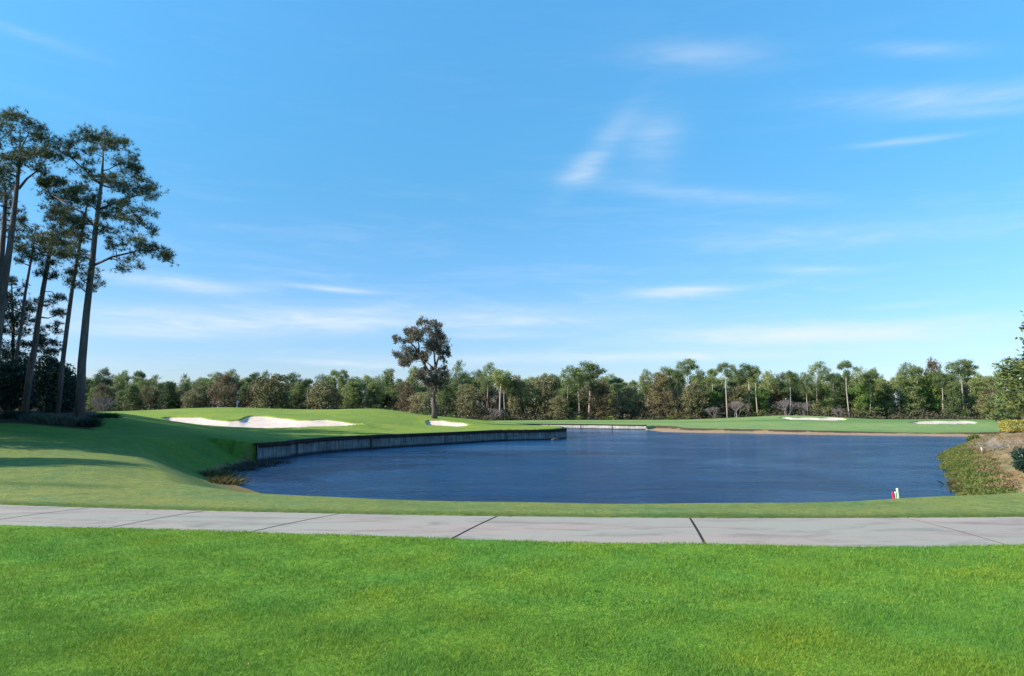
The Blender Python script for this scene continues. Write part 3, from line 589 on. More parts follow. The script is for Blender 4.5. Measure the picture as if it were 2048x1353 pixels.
Z1 = lambda x, y: (x / 3.7575, 200 + y / 3.7575)
PN = (M['bark_near'], M['pine_near'])
photo_tree('pine_tree', 'tall pine with wide layered crown, nearest the pond in the left grove', 'tree', 42,
  [([(600, 2372), (615, 1980), (650, 1600), (690, 1250), (715, 1000), (740, 800), (765, 600), (775, 430), (770, 330)], (.28, .235, .20, .175, .15, .125, .09, .05, .03)),
   ([(690, 1250), (850, 1180), (1000, 1150), (1120, 1150)], (.09, .07, .05, .03)), ([(735, 830), (900, 760), (1050, 720), (1130, 700)], (.08, .06, .045, .03)),
   ([(720, 960), (620, 850), (520, 790), (420, 730)], (.08, .06, .045, .03)), ([(760, 640), (650, 540), (560, 450), (480, 400)], (.07, .05, .04, .02))],
  [(700, 270, 110, 38), (830, 290, 100, 45), (620, 300, 70, 38), (780, 330, 80, 40), (920, 350, 55, 40), (1000, 400, 50, 28), (690, 380, 60, 30), (510, 360, 80, 42), (440, 430, 80, 45), (560, 420, 60, 35),
   (660, 470, 50, 28), (880, 450, 60, 26), (980, 450, 40, 16), (620, 550, 90, 38), (760, 590, 100, 36), (880, 600, 90, 36), (1000, 540, 70, 48), (1040, 590, 40, 34), (400, 610, 110, 46), (330, 650, 60, 40), (500, 650, 90, 40),
   (700, 700, 60, 40), (430, 730, 110, 44), (560, 720, 70, 38), (1100, 650, 50, 36), (1165, 690, 42, 38), (1090, 735, 50, 18), (1010, 690, 50, 26), (880, 660, 80, 26), (860, 800, 80, 46), (940, 770, 30, 18), (1000, 850, 50, 34), (1110, 860, 56, 34),
   (660, 770, 60, 36), (380, 830, 80, 42), (480, 850, 60, 40), (850, 870, 80, 34), (1040, 915, 60, 22), (950, 880, 60, 24), (520, 930, 80, 36), (610, 930, 60, 34), (800, 965, 80, 26), (950, 975, 60, 24), (1140, 970, 45, 34), (560, 1020, 60, 30),
   (870, 1110, 80, 36), (1000, 1080, 90, 42), (1110, 1110, 80, 44), (1210, 1150, 46, 44), (1000, 1180, 60, 34), (900, 1210, 40, 24), (950, 1270, 34, 14), (1060, 1250, 30, 14), (880, 1060, 50, 24), (1250, 1175, 20, 22), (560, 1110, 70, 34), (490, 1150, 70, 30),
   (640, 1290, 50, 34), (725, 1310, 28, 22), (610, 1350, 34, 28), (740, 1380, 30, 20), (700, 1420, 30, 14), (590, 1400, 24, 16)], Z1, PN, 11, dens=.9)
photo_tree('pine_tree', 'slender pine just behind the pond side pine, its thin trunk leaning right', 'tree', 44.5,
  [([(437, 2350), (470, 1980), (505, 1700), (545, 1400), (580, 1200), (605, 1050), (640, 880), (660, 740)], (.15, .14, .13, .12, .105, .09, .07, .03))],
  [(640, 650, 50, 36), (590, 720, 80, 38), (520, 760, 80, 38), (460, 780, 70, 36), (560, 860, 60, 30), (640, 900, 50, 28), (600, 1000, 70, 36), (540, 1060, 70, 36), (460, 1080, 70, 36), (640, 1040, 50, 28), (560, 1180, 50, 24), (640, 1190, 50, 18), (540, 1285, 30, 18), (524, 1370, 22, 16), (420, 900, 60, 36)], Z1, PN, 12)
photo_tree('pine_tree', 'pine in the middle of the left grove with straight dark trunk and low crown', 'tree', 46,
  [([(185, 2345), (225, 2050), (262, 1850), (290, 1630), (325, 1420), (360, 1230), (385, 1090), (400, 960)], (.22, .2, .18, .165, .15, .13, .09, .04)), ([(325, 1440), (380, 1440), (420, 1480), (470, 1500)], (.03, .025, .02, .01))],
  [(350, 1000, 70, 46), (410, 1060, 70, 38), (330, 1050, 60, 38), (300, 1130, 70, 36), (420, 1140, 80, 30), (240, 1170, 50, 28), (300, 1200, 60, 28), (480, 1150, 60, 28), (385, 1250, 50, 34), (300, 1290, 50, 30), (400, 1310, 28, 14), (440, 960, 70, 38), (430, 1010, 60, 36), (410, 1477, 50, 22), (370, 1517, 36, 18), (440, 1597, 44, 12), (480, 1490, 24, 12), (450, 890, 50, 30)], Z1, PN, 13)
photo_tree('pine_tree', 'thinnest pine of the left grove with a small ragged crown', 'tree', 51,
  [([(90, 2340), (120, 1950), (160, 1700), (190, 1450), (220, 1280), (250, 1110), (265, 980)], (.14, .13, .115, .10, .085, .07, .03))],
  [(180, 980, 60, 36), (140, 1030, 50, 28), (230, 1020, 50, 28), (190, 1070, 60, 24), (270, 950, 30, 18), (130, 1110, 40, 18), (70, 985, 40, 26), (210, 1180, 40, 22), (150, 1210, 30, 22), (300, 1060, 30, 20), (170, 1130, 40, 20)], Z1, PN, 14)
photo_tree('pine_tree', 'tallest pine of the left grove with forked crown reaching above the others', 'tree', 40,
  [([(-75, 2370), (-35, 1980), (5, 1600), (40, 1330), (75, 1100), (105, 850), (130, 620), (150, 430), (150, 230)], (.25, .225, .21, .195, .17, .145, .11, .07, .03)), ([(140, 670), (200, 590), (290, 530), (350, 470)], (.08, .06, .04, .02)), ([(148, 450), (190, 350), (240, 260)], (.06, .04, .02))],
  [(90, 130, 50, 22), (170, 150, 56, 30), (240, 200, 44, 24), (310, 215, 22, 22), (30, 170, 46, 28), (130, 210, 60, 30), (220, 270, 60, 28), (290, 270, 40, 20), (400, 290, 32, 20), (375, 340, 32, 22), (30, 260, 50, 36), (60, 350, 80, 46), (150, 400, 80, 42), (240, 400, 60, 34), (300, 380, 50, 26), (340, 440, 70, 36), (70, 450, 80, 46), (150, 500, 60, 34), (300, 510, 50, 32), (40, 540, 50, 32), (-30, 200, 50, 36), (-60, 330, 70, 46), (-40, 450, 70, 40), (100, 60+60, 30, 14), (380, 410, 40, 24)], Z1, PN, 15)
photo_tree('pine_tree', 'pine cut by the left frame edge, beside the tallest pine', 'tree', 42.5,
  [([(-90, 2360), (-40, 1800), (0, 1330), (25, 1000), (40, 760), (35, 600)], (.22, .2, .18, .15, .1, .04))],
  [(0, 560, 60, 40), (20, 600, 60, 36), (70, 640, 46, 36), (20, 690, 56, 26), (-70, 520, 70, 40), (-80, 640, 80, 44), (-50, 760, 60, 30), (80, 790, 26, 20), (150, 830, 22, 13), (165, 890, 18, 8), (60, 870, 20, 18), (-40, 880, 50, 26), (60, 720, 40, 14), (-130, 420, 80, 50), (-150, 560, 80, 46)], Z1, PN, 16)
Z2 = lambda x, y: (x / 3.7575, 500 + y / 3.7575)
photo_tree('cedar_tree', 'dark evergreen with thin horizontal layers of foliage behind the left pines', 'tree', 56,
  [([(90, 1215), (95, 900), (100, 600), (90, 350), (85, 200)], (.16, .14, .11, .07, .03))],
  [(90, 240, 50, 28), (140, 320, 50, 18), (50, 340, 60, 28), (60, 420, 80, 28), (230, 450, 50, 26), (120, 480, 80, 28), (380, 560, 70, 20), (200, 540, 80, 22), (60, 560, 80, 28), (340, 610, 90, 22), (150, 620, 90, 22), (400, 700, 76, 22), (250, 700, 100, 26), (80, 700, 80, 28), (360, 760, 90, 22), (180, 790, 100, 28), (60, 790, 80, 36), (290, 660, 60, 20), (400, 830, 56, 18), (220, 390, 46, 18), (20, 480, 50, 30), (-60, 600, 90, 50), (-80, 760, 90, 50), (-40, 420, 60, 40), (300, 850, 100, 40), (120, 880, 120, 50), (0, 900, 110, 60)],
  Z2, (M['bark_dark'], M['cedar']), 17, dens=1.0, leaf=(.3, .03, 11), dscale=.8)

# rounded dark shrubs below the pines
def shrub(name, label, cat, loc, r, mat, seed, n, leaf, lumps=14, group=None, trunk=M['bark_dark'], power=.5, cap=None):
    rs_ = np.random.RandomState(seed); root = empty(name, loc, label, cat, group); mb = MB(); V = []
    for i in range(lumps):
        a_ = rs_.uniform(0, 6.28); q = rs_.uniform(0, 1) ** .5 * .62; c = np.array([math.cos(a_) * q * r[0], math.sin(a_) * q * r[1], r[2] * (rs_.uniform(.15, 1) ** .8) * (1 - .35 * q)])
        m_ = n // lumps; pr = np.array([r[0] * .42, r[1] * .42, r[2] * .26]) * rs_.uniform(.7, 1.15); V.append(diamonds(ell(rs_, m_, c, pr, power), leaf[0], leaf[1], rs_, up=.2))
        mb.tube([(0, 0, -.1), c * .5 + (0, 0, -.1), c], [.05 * r[2] / 2, .03 * r[2] / 2, .01], 5, False)
    V = np.vstack(V); V[:, 2] = np.abs(V[:, 2]); obj('stems', mb.mesh('stems'), trunk, root); obj('leaves', quads(V), mat, root); return root
for nm, u, v, Y, r, lab, sd in (('shrub', 100, 818, 49, (1.9, 1.7, 3.7), 'large black-green rounded shrub between the pine trunks', 21), ('shrub', 20, 820, 50, (2.1, 1.8, 3.4), 'large dark shrub at the left frame edge under the pines', 22), ('shrub', 135, 820, 50.5, (1.0, 1.2, 2.9), 'narrow upright dark shrub just left of the pond side pine', 23)):
    p = P(u, v, Y); shrub(nm, lab, 'shrub', (float(p[0]), Y, gz(p[0], Y)), r, M['shrub_dark'], sd, 9000, (.2, .1), 22)
def grass_clump(name, label, loc, r, h, mat, seed, n, w=.02, cat='grass clump', group=None, lean=.35):
    rs_ = np.random.RandomState(seed); c = np.stack([rs_.normal(size=n) * r[0] * .45, rs_.normal(size=n) * r[1] * .45, np.full(n, -.03)], 1)
    t = rs_.normal(size=(n, 3)) * lean; t[:, 2] = 1; t[:, :2] += c[:, :2] / max(r) * .5; t /= np.linalg.norm(t, axis=1)[:, None]; b = np.cross(t, rs_.normal(size=(n, 3))); b /= np.linalg.norm(b, axis=1)[:, None]
    l = (h * rs_.uniform(.5, 1.1, n))[:, None]; m1 = c + t * l * .55; e = c + t * l + np.stack([t[:, 0], t[:, 1], -np.abs(rs_.normal(size=n)) * .15], 1) * l * .35
    V = np.stack([c - b * w / 2, c + b * w / 2, m1 + b * w / 2.4, e, m1 - b * w / 2.4], 1).reshape(-1, 3)
    o = obj(name, mesh_np(name, V, np.arange(len(V)).reshape(-1, 5)), mat); o.location = loc; return tag(o, label, cat, group)
for i, (u, v, Y, rx, lab) in enumerate(((80, 829, 40.5, .9, 'grey-green ornamental grass at the foot of the thin leaning pine'), (112, 830, 40, .8, 'grey-green ornamental grass in the middle of the bed edge'), (140, 830, 40.2, .7, 'grey-green ornamental grass just left of the pond side pine trunk'), (178, 832, 40.5, .6, 'dark ornamental grass at the pond end of the pine bed'), (30, 832, 41, .9, 'ornamental grass near the left frame edge under dark shrubs'))):
    p = P(u, v, Y); grass_clump('ornamental_grass', lab, (float(p[0]), Y, gz(p[0], Y)), (rx, .5), .62, M['reed'] if i < 3 else M['shrub_dark'], 30 + i, 900, .018, 'ornamental grass', 'ornamental grasses edging the pine bed')
for i, u in enumerate((196, 212, 228)):
    p = P(u, 836, 44 + i); grass_clump('tall_turf_tuft', ('left', 'middle', 'right')[i] + ' one of three green grass tufts in the turf right of the pine bed', (float(p[0]), 44. + i, gz(p[0], 44 + i)), (.35, .3), .4, M['shrub_dark'], 40 + i, 260, .02, 'grass tuft', 'green tufts beside the pine bed')

# lone tree on the green
Z5 = lambda x, y: (740 + x / 4.51, 620 + y / 4.51)
photo_tree('lone_tree', 'lone brown feathery tree standing on the green above the small bunker', 'tree', 89,
  [([(582, 978), (578, 900), (573, 800), (572, 720), (574, 640)], (.46, .31, .28, .265, .25)), ([(574, 650), (545, 600), (510, 530), (480, 470), (440, 395), (400, 330), (350, 285), (300, 270)], (.20, .18, .17, .155, .13, .1, .07, .03)),
   ([(574, 650), (582, 590), (592, 530), (612, 450), (640, 370)], (.21, .18, .16, .12, .04)), ([(588, 540), (545, 500), (505, 470)], (.10, .08, .05)), ([(590, 530), (580, 400), (560, 280), (540, 180), (510, 120)], (.14, .12, .09, .06, .03)), ([(440, 395), (440, 320), (420, 230)], (.14, .1, .04)), ([(455, 345), (500, 340), (540, 330)], (.07, .06, .05))],
  [(470, 108, 42, 20), (450, 130, 22, 18), (555, 108, 66, 22), (615, 132, 36, 20), (520, 160, 46, 28), (570, 190, 66, 42), (600, 230, 60, 40), (385, 195, 60, 30), (440, 205, 50, 30), (400, 240, 70, 34), (455, 250, 50, 34), (325, 205, 22, 26), (250, 250, 36, 18), (232, 275, 18, 12), (305, 278, 50, 16), (360, 270, 40, 20), (610, 275, 80, 50), (650, 310, 60, 40), (560, 300, 56, 46), (690, 320, 26, 20), (222, 385, 26, 14), (262, 400, 44, 26), (335, 360, 62, 36), (300, 420, 50, 30), (380, 400, 70, 42), (340, 450, 62, 30), (305, 485, 40, 18), (345, 500, 18, 16), (430, 430, 50, 40), (480, 400, 46, 36), (500, 440, 40, 30), (640, 400, 46, 34), (695, 375, 36, 26), (718, 400, 22, 20), (680, 470, 18, 9), (540, 350, 46, 36), (590, 350, 46, 36), (650, 440, 24, 20),
   (540, 540, 44, 24), (470, 545, 40, 24), (650, 555, 56, 28), (665, 600, 56, 36), (450, 590, 60, 36), (490, 625, 56, 36), (560, 610, 46, 40), (625, 640, 60, 28), (600, 700, 56, 18), (545, 712, 44, 18), (655, 520, 44, 14), (690, 570, 24, 14), (500, 570, 46, 28), (640, 700, 24, 12), (575, 735, 40, 20), (610, 670, 46, 26), (530, 670, 40, 26), (560, 770, 24, 14)],
  Z5, (M['bark_lone'], M['cypress']), 51, kind='droop', dens=1.35, leaf=(.34, .09, 0), rb=.055)

# ------------------------------------------------------------------ far trees: prototypes sharing their meshes
PROTO = {}
def proto(key, kind, seed, mats, H=15.0, Wd=7.0, bare=.5, leaf=(.42, .2), n=2600, npad=18, lean=0):
    rs_ = np.random.RandomState(seed); mb = MB(); pads = []; top = np.array([rs_.normal() * .4 + lean, rs_.normal() * .4, H * .93]); mid = np.array([rs_.normal() * .3, rs_.normal() * .3, H * .5])
    tr = [((0, 0, -.3), mid * .5, mid, (mid + top) / 2, top), (.24, .21, .18, .13, .04)]
    def axis(t): return mid * t / .5 if t < .5 else mid + (top - mid) * (t - .5) / .43
    for i in range(npad):
        f = (i + rs_.uniform()) / npad; a_ = i * 2.4 + rs_.uniform(-.5, .5)
        if kind == 'umbrella': t = 1 - (1 - bare) * f ** 1.5; rad = Wd / 2 * (.25 + .75 * math.sin(math.pi * min(1, (f ** .7) * .75 + .12))) * rs_.uniform(.35, 1); r = (Wd * rs_.uniform(.12, .20),) * 2 + (Wd * rs_.uniform(.06, .10),); t = min(t, .96)
        elif kind == 'cone': t = bare + (1 - bare) * f; rad = Wd / 2 * (1 - (t - bare) / (1 - bare) * .85) * rs_.uniform(.4, .95); r = (Wd * rs_.uniform(.13, .2),) * 2 + (Wd * rs_.uniform(.08, .13),)
        else: t = bare + (1 - bare) * f; q = (t - bare) / (1 - bare) * 2 - 1; rad = Wd / 2 * math.sqrt(max(.05, 1 - q * q * .85)) * rs_.uniform(.2, .82); r = (Wd * rs_.uniform(.14, .22),) * 2 + (H * rs_.uniform(.06, .10),)
        if kind == 'umbrella':
            R_ = Wd / 2 * .86; tier = i % 5
            if tier < 3: q_ = math.sqrt(rs_.uniform(0, 1)); rad = R_ * q_; t = .955 - (.30 if bare < .7 else .2) * q_ ** 2.2 * (1 - bare) / .4 + rs_.uniform(-.012, .012)
            elif tier == 3: rad = R_ * rs_.uniform(.3, .95); t = .955 - (1 - bare) * rs_.uniform(.45, .8)
            else: rad = R_ * rs_.uniform(.15, .7); t = bare + (1 - bare) * rs_.uniform(-.12, .3)
        ax = axis(min(t, .93)); c = np.array([ax[0] + math.cos(a_) * rad, ax[1] + math.sin(a_) * rad, t * H]); pads.append((c, r))
    grow(mb, [tr], [(c, 0, 0) for c, r in pads], rs_, .04); V = []; tot = sum(r[0] * r[2] for c, r in pads)
    for c, r in pads:
        m_ = int(1.9 * n * r[0] * r[2] / tot) + 20; sub = ell(rs_, max(4, m_ // 22), c, r, .5); q = sub[rs_.randint(0, len(sub), m_)] + rs_.normal(size=(m_, 3)) * .3
        V.append(diamonds(q, leaf[0], leaf[1], rs_, up=.3 if kind != 'droop' else -.5))
    V = np.vstack(V); V[:, 2] = np.maximum(V[:, 2], .05); me = quads(V); me.materials.append(mats[1]); mt = mb.mesh('trunk'); mt.materials.append(mats[0])
    PROTO.setdefault(key, []).append((mt, me, H, Wd))
for s in range(4): proto('pine', 'umbrella', 100 + s, (M['bark_far'], M['pine_far']), 16, (7.5, 8.5, 6.5, 8)[s], (.62, .55, .68, .5)[s], (.38, .14), 3300, (24, 32, 20, 34)[s])
for s in range(2): proto('tallpine', 'umbrella', 110 + s, (M['bark_far'], M['pine_far']), 17, 6.6, .74, (.38, .14), 2300, 18)
for s in range(3): proto('bushpine', 'cone', 120 + s, (M['bark_dark'], M['pine_far']), 14, 7.5, .08, (.45, .17), 4300, 34)
for s in range(3): proto('oak', 'round', 130 + s, (M['bark_dark'], M['oak']), 10, 9, .04, (.42, .24), 4200, 30)
for s in range(2): proto('brown', 'round', 140 + s, (M['bark_dark'], M['brown']), 10, 8, .04, (.4, .18), 3600, 26)
for s in range(2): proto('rust', 'cone', 150 + s, (M['bark_dark'], M['rust']), 12, 9, .04, (.42, .18), 4000, 30)
for s in range(2): proto('bright', 'round', 160 + s, (M['bark_dark'], M['bright']), 10, 8, .1, (.42, .22), 3200, 24)
def bare_proto(seed):
    rs_ = np.random.RandomState(seed); mb = MB()
    def br(p, d, l, r, k):
        q = p + d * l; mb.tube([p, (p + q) / 2 + rs_.normal(size=3) * l * .06, q], [r, r * .8, r * .55], 4, False)
        if k:
            for _ in range(4 if k > 2 else 3): e = d + rs_.normal(size=3) * .42 + np.array([0, 0, .12]); br(q, e / np.linalg.norm(e), l * .68, r * .55, k - 1)
    for _ in range(5): d = np.array([rs_.normal() * .45, rs_.normal() * .45, 1]); br(np.array([rs_.normal() * .3, rs_.normal() * .3, -.1]), d / np.linalg.norm(d), 2.0, .09, 4)
    me = mb.mesh('branches'); me.materials.append(M['twig']); PROTO.setdefault('bare', []).append((me, None, 5.4, 5))
bare_proto(1); bare_proto(2)
def palmetto_proto(seed):
    rs_ = np.random.RandomState(seed); V = []; mb = MB()
    for i in range(26):
        a_ = rs_.uniform(0, 6.28); e = rs_.uniform(.2, 1.2); d = np.array([math.cos(a_) * math.cos(e), math.sin(a_) * math.cos(e), math.sin(e)]); c = d * rs_.uniform(.8, 1.7); mb.tube([(0, 0, 0), c], [.03, .02], 4, False)
        s_ = np.cross(d, (0, 0, 1)); s_ /= np.linalg.norm(s_)
        for w in np.linspace(-1.2, 1.2, 11):
            t = d * math.cos(w) + s_ * math.sin(w) + rs_.normal(size=3) * .08; b = np.cross(t, np.cross(d, s_)); b /= np.linalg.norm(b); l = .75
            V += [c, c + t * l * .5 + b * .06, c + t * l, c + t * l * .5 - b * .06]
    V = np.array(V); V[:, 2] = np.maximum(V[:, 2], .02); me = mesh_np('fronds', V, np.arange(len(V)).reshape(-1, 4)); me.materials.append(M['palm']); mt = mb.mesh('stems'); mt.materials.append(M['bark_dark']); PROTO.setdefault('palmetto', []).append((mt, me, 2.2, 3.2))
palmetto_proto(1); palmetto_proto(2)
NM = dict(pine=('pine_tree', 'trunk', 'crown', 'tree'), tallpine=('pine_tree', 'trunk', 'crown', 'tree'), bushpine=('pine_tree', 'trunk', 'crown', 'tree'), oak=('oak_tree', 'trunk', 'crown', 'tree'), brown=('oak_tree', 'trunk', 'crown', 'tree'),
          rust=('cypress_tree', 'trunk', 'crown', 'tree'), bright=('broadleaf_tree', 'trunk', 'crown', 'tree'), bare=('bare_shrub', 'branches', '', 'shrub'), palmetto=('palmetto', 'stems', 'fronds', 'shrub'))
rsF = np.random.RandomState(77)
def far_tree(key, x, y, h, w, label, group, var=None, rot=None):
    pl = PROTO[key]; mt, mc, H, Wd = pl[(rsF.randint(len(pl)) if var is None else var) % len(pl)]; nm = NM[key]
    root = empty(nm[0], (x, y, gz(x, y)), label, nm[3], group); sx = w / Wd
    root.rotation_euler[2] = rsF.uniform(0, 6.28) if rot is None else rot; root.scale = (sx, sx, h / H)
    o = bpy.data.objects.new(nm[1], mt); COL.objects.link(o); o.parent = root
    if mc: o = bpy.data.objects.new(nm[2], mc); COL.objects.link(o); o.parent = root
    return root
def at_px(key, u, vtop, wpx, Y, label, group='trees along the far side of the course', var=None):
    p = P(u, vtop, Y); z = gz(p[0], Y); return far_tree(key, float(p[0]), float(Y), float(p[2] - z) * 1.0, wpx * Y / FPX * 1.08, label, group, var)

GR = 'trees along the far side of the course'
FEAT = [  # kind, u, v of its top, width in px, depth, label
 ('pine', 207, 734, 34, 200, 'small dome-topped pine rising just right of the pond side pine trunk'), ('pine', 245, 741, 28, 200, 'flat-topped pine, second dome right of the near pines'), ('tallpine', 277, 742, 24, 203, 'sparse broken-topped pine near the left end of the treeline'),
 ('pine', 312, 750, 34, 200, 'rounded green pine in the low part of the left treeline'), ('pine', 426, 743, 44, 200, 'green pine rising left of the big tan oak'), ('pine', 459, 739, 36, 202, 'pine crown peeking over the big tan oak'),
 ('pine', 511, 742, 32, 200, 'umbrella pine above the left olive oak, left of its twin'), ('pine', 533, 742, 32, 202, 'umbrella pine above the left olive oak, right of its twin'), ('pine', 594, 744, 40, 200, 'ragged pine between the two olive oaks behind the large bunker'), ('pine', 643, 749, 34, 200, 'pine over the brown oak right of the large bunker'),
 ('tallpine', 667, 740, 20, 202, 'narrow tufted pine, left one of a pair above the green mound'), ('tallpine', 685, 737, 24, 200, 'narrow tufted pine, right one of a pair above the green mound'), ('pine', 737, 750, 40, 202, 'broad pine left of the lone tree behind the mound crest'), ('bushpine', 776, 742, 44, 196, 'dense full pine just left of the lone tree'),
 ('bushpine', 827, 739, 44, 196, 'dense pine directly behind the lone tree crown'), ('pine', 918, 721, 38, 182, 'bright round-topped pine just right of the lone tree'), ('pine', 950, 738, 36, 190, 'low pine between two taller ones right of the lone tree'), ('pine', 974, 726, 40, 180, 'tall open-crowned pine over the palmettos right of the lone tree'), ('pine', 999, 735, 44, 174, 'pine with a long pale bare trunk above the green tongue tip'),
 ('oak', 1032, 755, 34, 177, 'tan oak with a rusty top beside the pale-trunked pine'), ('tallpine', 1091, 747, 16, 205, 'tiny umbrella pine poking above the trees left of centre gap'), ('pine', 1134, 731, 40, 173, 'pine with straight white trunk standing at the turf edge behind the channel'), ('pine', 1176, 720, 62, 178, 'biggest spreading pine, right of the white-trunked one'), ('pine', 1220, 748, 40, 192, 'rounded pine on the right shoulder of the biggest pine'),
 ('tallpine', 1268, 761, 22, 215, 'small distant umbrella pine seen in the skyline notch'), ('pine', 1296, 739, 32, 190, 'flat-topped pine standing left of the rust-topped cypress'), ('pine', 1334, 731, 50, 190, 'broad domed pine behind the rust-topped cypress'), ('tallpine', 1374, 715, 40, 186, 'tallest umbrella pine, its bare trunk against the sky'), ('bushpine', 1402, 744, 36, 192, 'dark pine just right of the tallest umbrella pine'),
 ('tallpine', 1451, 722, 36, 173, 'pine with a very long white trunk at the centre right'), ('pine', 1493, 724, 48, 180, 'wide umbrella pine right of the long white trunk'), ('pine', 1535, 742, 40, 192, 'low spreading pine left of the far mound bunker'), ('pine', 1558, 744, 36, 196, 'flat pine above the grey bare shrub'), ('pine', 1629, 724, 52, 190, 'wide pine with a broken layered top over the mound bunker'),
 ('tallpine', 1693, 722, 32, 173, 'thin flat-topped pine with leaning pale trunk right of the mound bunker'), ('pine', 1716, 734, 40, 192, 'rounded pine just right of the thin flat-topped pine'), ('pine', 1744, 735, 40, 192, 'pine at the left edge of the dip in the right skyline'), ('pine', 1812, 725, 42, 184, 'tall full pine left of the brown-tipped tree'), ('brown', 1866, 724, 42, 190, 'tree with brown bare-looking tips rising over the right treeline'),
 ('tallpine', 1921, 716, 50, 180, 'ragged open pine, highest above the far right bunker'), ('pine', 1895, 745, 36, 188, 'low pine left of the ragged open pine'), ('bushpine', 2040, 722, 130, 120, 'huge domed green tree sloping up behind the magnolia'),
 # front row
 ('brown', 205, 772, 36, 178, 'greyish brown oak beside the pond side pine trunk'), ('oak', 385, 787, 46, 182, 'low olive oak left of the big tan oak'), ('brown', 450, 752, 62, 184, 'big tan brown oak rising behind the left half of the large bunker'), ('oak', 546, 757, 92, 178, 'largest olive oak behind the large bunker'), ('brown', 505, 775, 30, 190, 'small brown oak between the tan oak and the largest olive oak'),
 ('oak', 645, 770, 66, 178, 'round brown-olive oak behind the right end of the large bunker'), ('bushpine', 706, 765, 56, 184, 'green bushy pine behind the dip in the green'), ('brown', 812, 768, 50, 178, 'tan oak just left of the lone tree trunk'), ('oak', 838, 790, 50, 174, 'pale yellowish oak by the lone tree trunk'),
 ('oak', 935, 775, 60, 176, 'dark olive oak right of the lone tree trunk'), ('bushpine', 893, 758, 40, 186, 'dense green pine touching the lone tree on its right'), ('oak', 1043, 768, 48, 178, 'tan olive oak over the tip of the green'), ('oak', 1088, 757, 60, 178, 'broad dark olive oak behind the start of the far bulkhead'), ('rust', 1200, 768, 80, 177, 'broad brown feathery cypress behind the far bulkhead'),
 ('oak', 1118, 795, 44, 172, 'low dark oak beside the white trunk'), ('oak', 1256, 780, 56, 182, 'green oak in the skyline notch'), ('rust', 1322, 752, 74, 178, 'rust-topped conical cypress above the sandy shore'), ('oak', 1385, 772, 60, 176, 'olive oak right of the rust-topped cypress'), ('bright', 1418, 782, 40, 178, 'bright green small tree left of the long white trunk'),
 ('oak', 1475, 772, 44, 180, 'olive oak directly right of the long white trunk'), ('bright', 1520, 780, 50, 182, 'green broadleaf tree left of the grey bare shrub'), ('bushpine', 1590, 758, 52, 184, 'bushy green pine behind the left end of the mound bunker'), ('bushpine', 1645, 768, 52, 180, 'bushy green pine behind the middle of the mound bunker'), ('bushpine', 1672, 752, 46, 186, 'bushy pine just left of the leaning pale trunk'),
 ('bright', 1725, 768, 54, 178, 'bright green tree right of the leaning pale trunk'), ('bushpine', 1768, 764, 50, 180, 'bushy pine below the dip in the right skyline'), ('bushpine', 1818, 760, 56, 178, 'dense dark pine behind the left end of the far right bunker'), ('bright', 1862, 752, 48, 180, 'yellow-green tree under the brown-tipped one'), ('bushpine', 1905, 770, 48, 174, 'green pine behind the middle of the far right bunker'),
 ('bushpine', 1950, 760, 52, 176, 'green pine left of the huge domed tree'), ('oak', 1978, 790, 44, 170, 'low olive oak below the huge domed tree'), ('bushpine', 2010, 775, 60, 165, 'dark pine half hidden behind the magnolia'),
 ('bushpine', 340, 768, 46, 188, 'bushy green pine at the low middle of the left treeline'), ('bushpine', 270, 770, 46, 186, 'bushy dark pine right of the greyish brown oak'), ('bushpine', 600, 768, 40, 190, 'bushy pine between the largest olive oak and the round oak'), ('bushpine', 745, 768, 44, 186, 'bushy pine above the highest part of the green mound'),
 ('bare', 1572, 797, 34, 171, 'grey leafless shrub with spreading twigs left of the mound bunker'), ('bare', 1606, 803, 30, 172, 'purplish leafless shrub behind the mound bunker'), ('bare', 1680, 815, 22, 171, 'small leafless shrub beside the leaning pale trunk'), ('bare', 1470, 800, 40, 172, 'leafless purple-brown shrub right of the long white trunk'), ('bare', 1428, 812, 26, 172, 'leafless brown shrub at the foot of the long white trunk'), ('bare', 205, 790, 40, 172, 'pale leafless shrub beside the pond side pine trunk'), ('bare', 985, 815, 34, 172, 'reddish leafless shrub between pale trunks right of the lone tree'),
 ('palmetto', 1155, 829, 26, 170, 'bright palmetto at the foot of the white trunk'), ('palmetto', 1215, 831, 26, 170, 'bright palmetto clump behind the middle of the far bulkhead'), ('palmetto', 1340, 832, 24, 170, 'bright palmetto clump above the sandy shore'), ('palmetto', 1372, 832, 20, 171, 'smaller bright palmetto right of the one above the sandy shore'), ('palmetto', 853, 815, 24, 165, 'palmetto with fan fronds left of the lone tree trunk'), ('palmetto', 902, 822, 18, 168, 'small palmetto right of the lone tree trunk'), ('palmetto', 1515, 822, 22, 171, 'yellow-green palmetto left of the grey bare shrub'),
]
SLIM = [(372, 748, 196), (560, 752, 186), (618, 758, 186), (755, 752, 188), (1010, 752, 176), (1062, 752, 190), (1105, 745, 182), (1158, 742, 176), (1236, 756, 180), (1284, 752, 186), (1352, 742, 180), (1425, 738, 178), (1466, 742, 182), (1512, 738, 178), (1577, 742, 180), (1612, 745, 178), (1665, 744, 180), (1735, 744, 176), (1756, 752, 182), (1795, 748, 178), (1835, 734, 180), (1880, 740, 176), (1942, 738, 180), (1975, 752, 176)]
for i, (u, vt, Y) in enumerate(SLIM): at_px('tallpine' if i % 3 else 'pine', u, vt, 24 + (i * 7) % 12, Y, 'slim thin-trunked pine at the wood front, ' + ('left of the lone tree' if u < 860 else 'between lone tree and far bulkhead end' if u < 1290 else 'between far bulkhead end and mound bunker' if u < 1600 else 'behind or right of the mound bunker'), 'slim pines at the front of the wood')
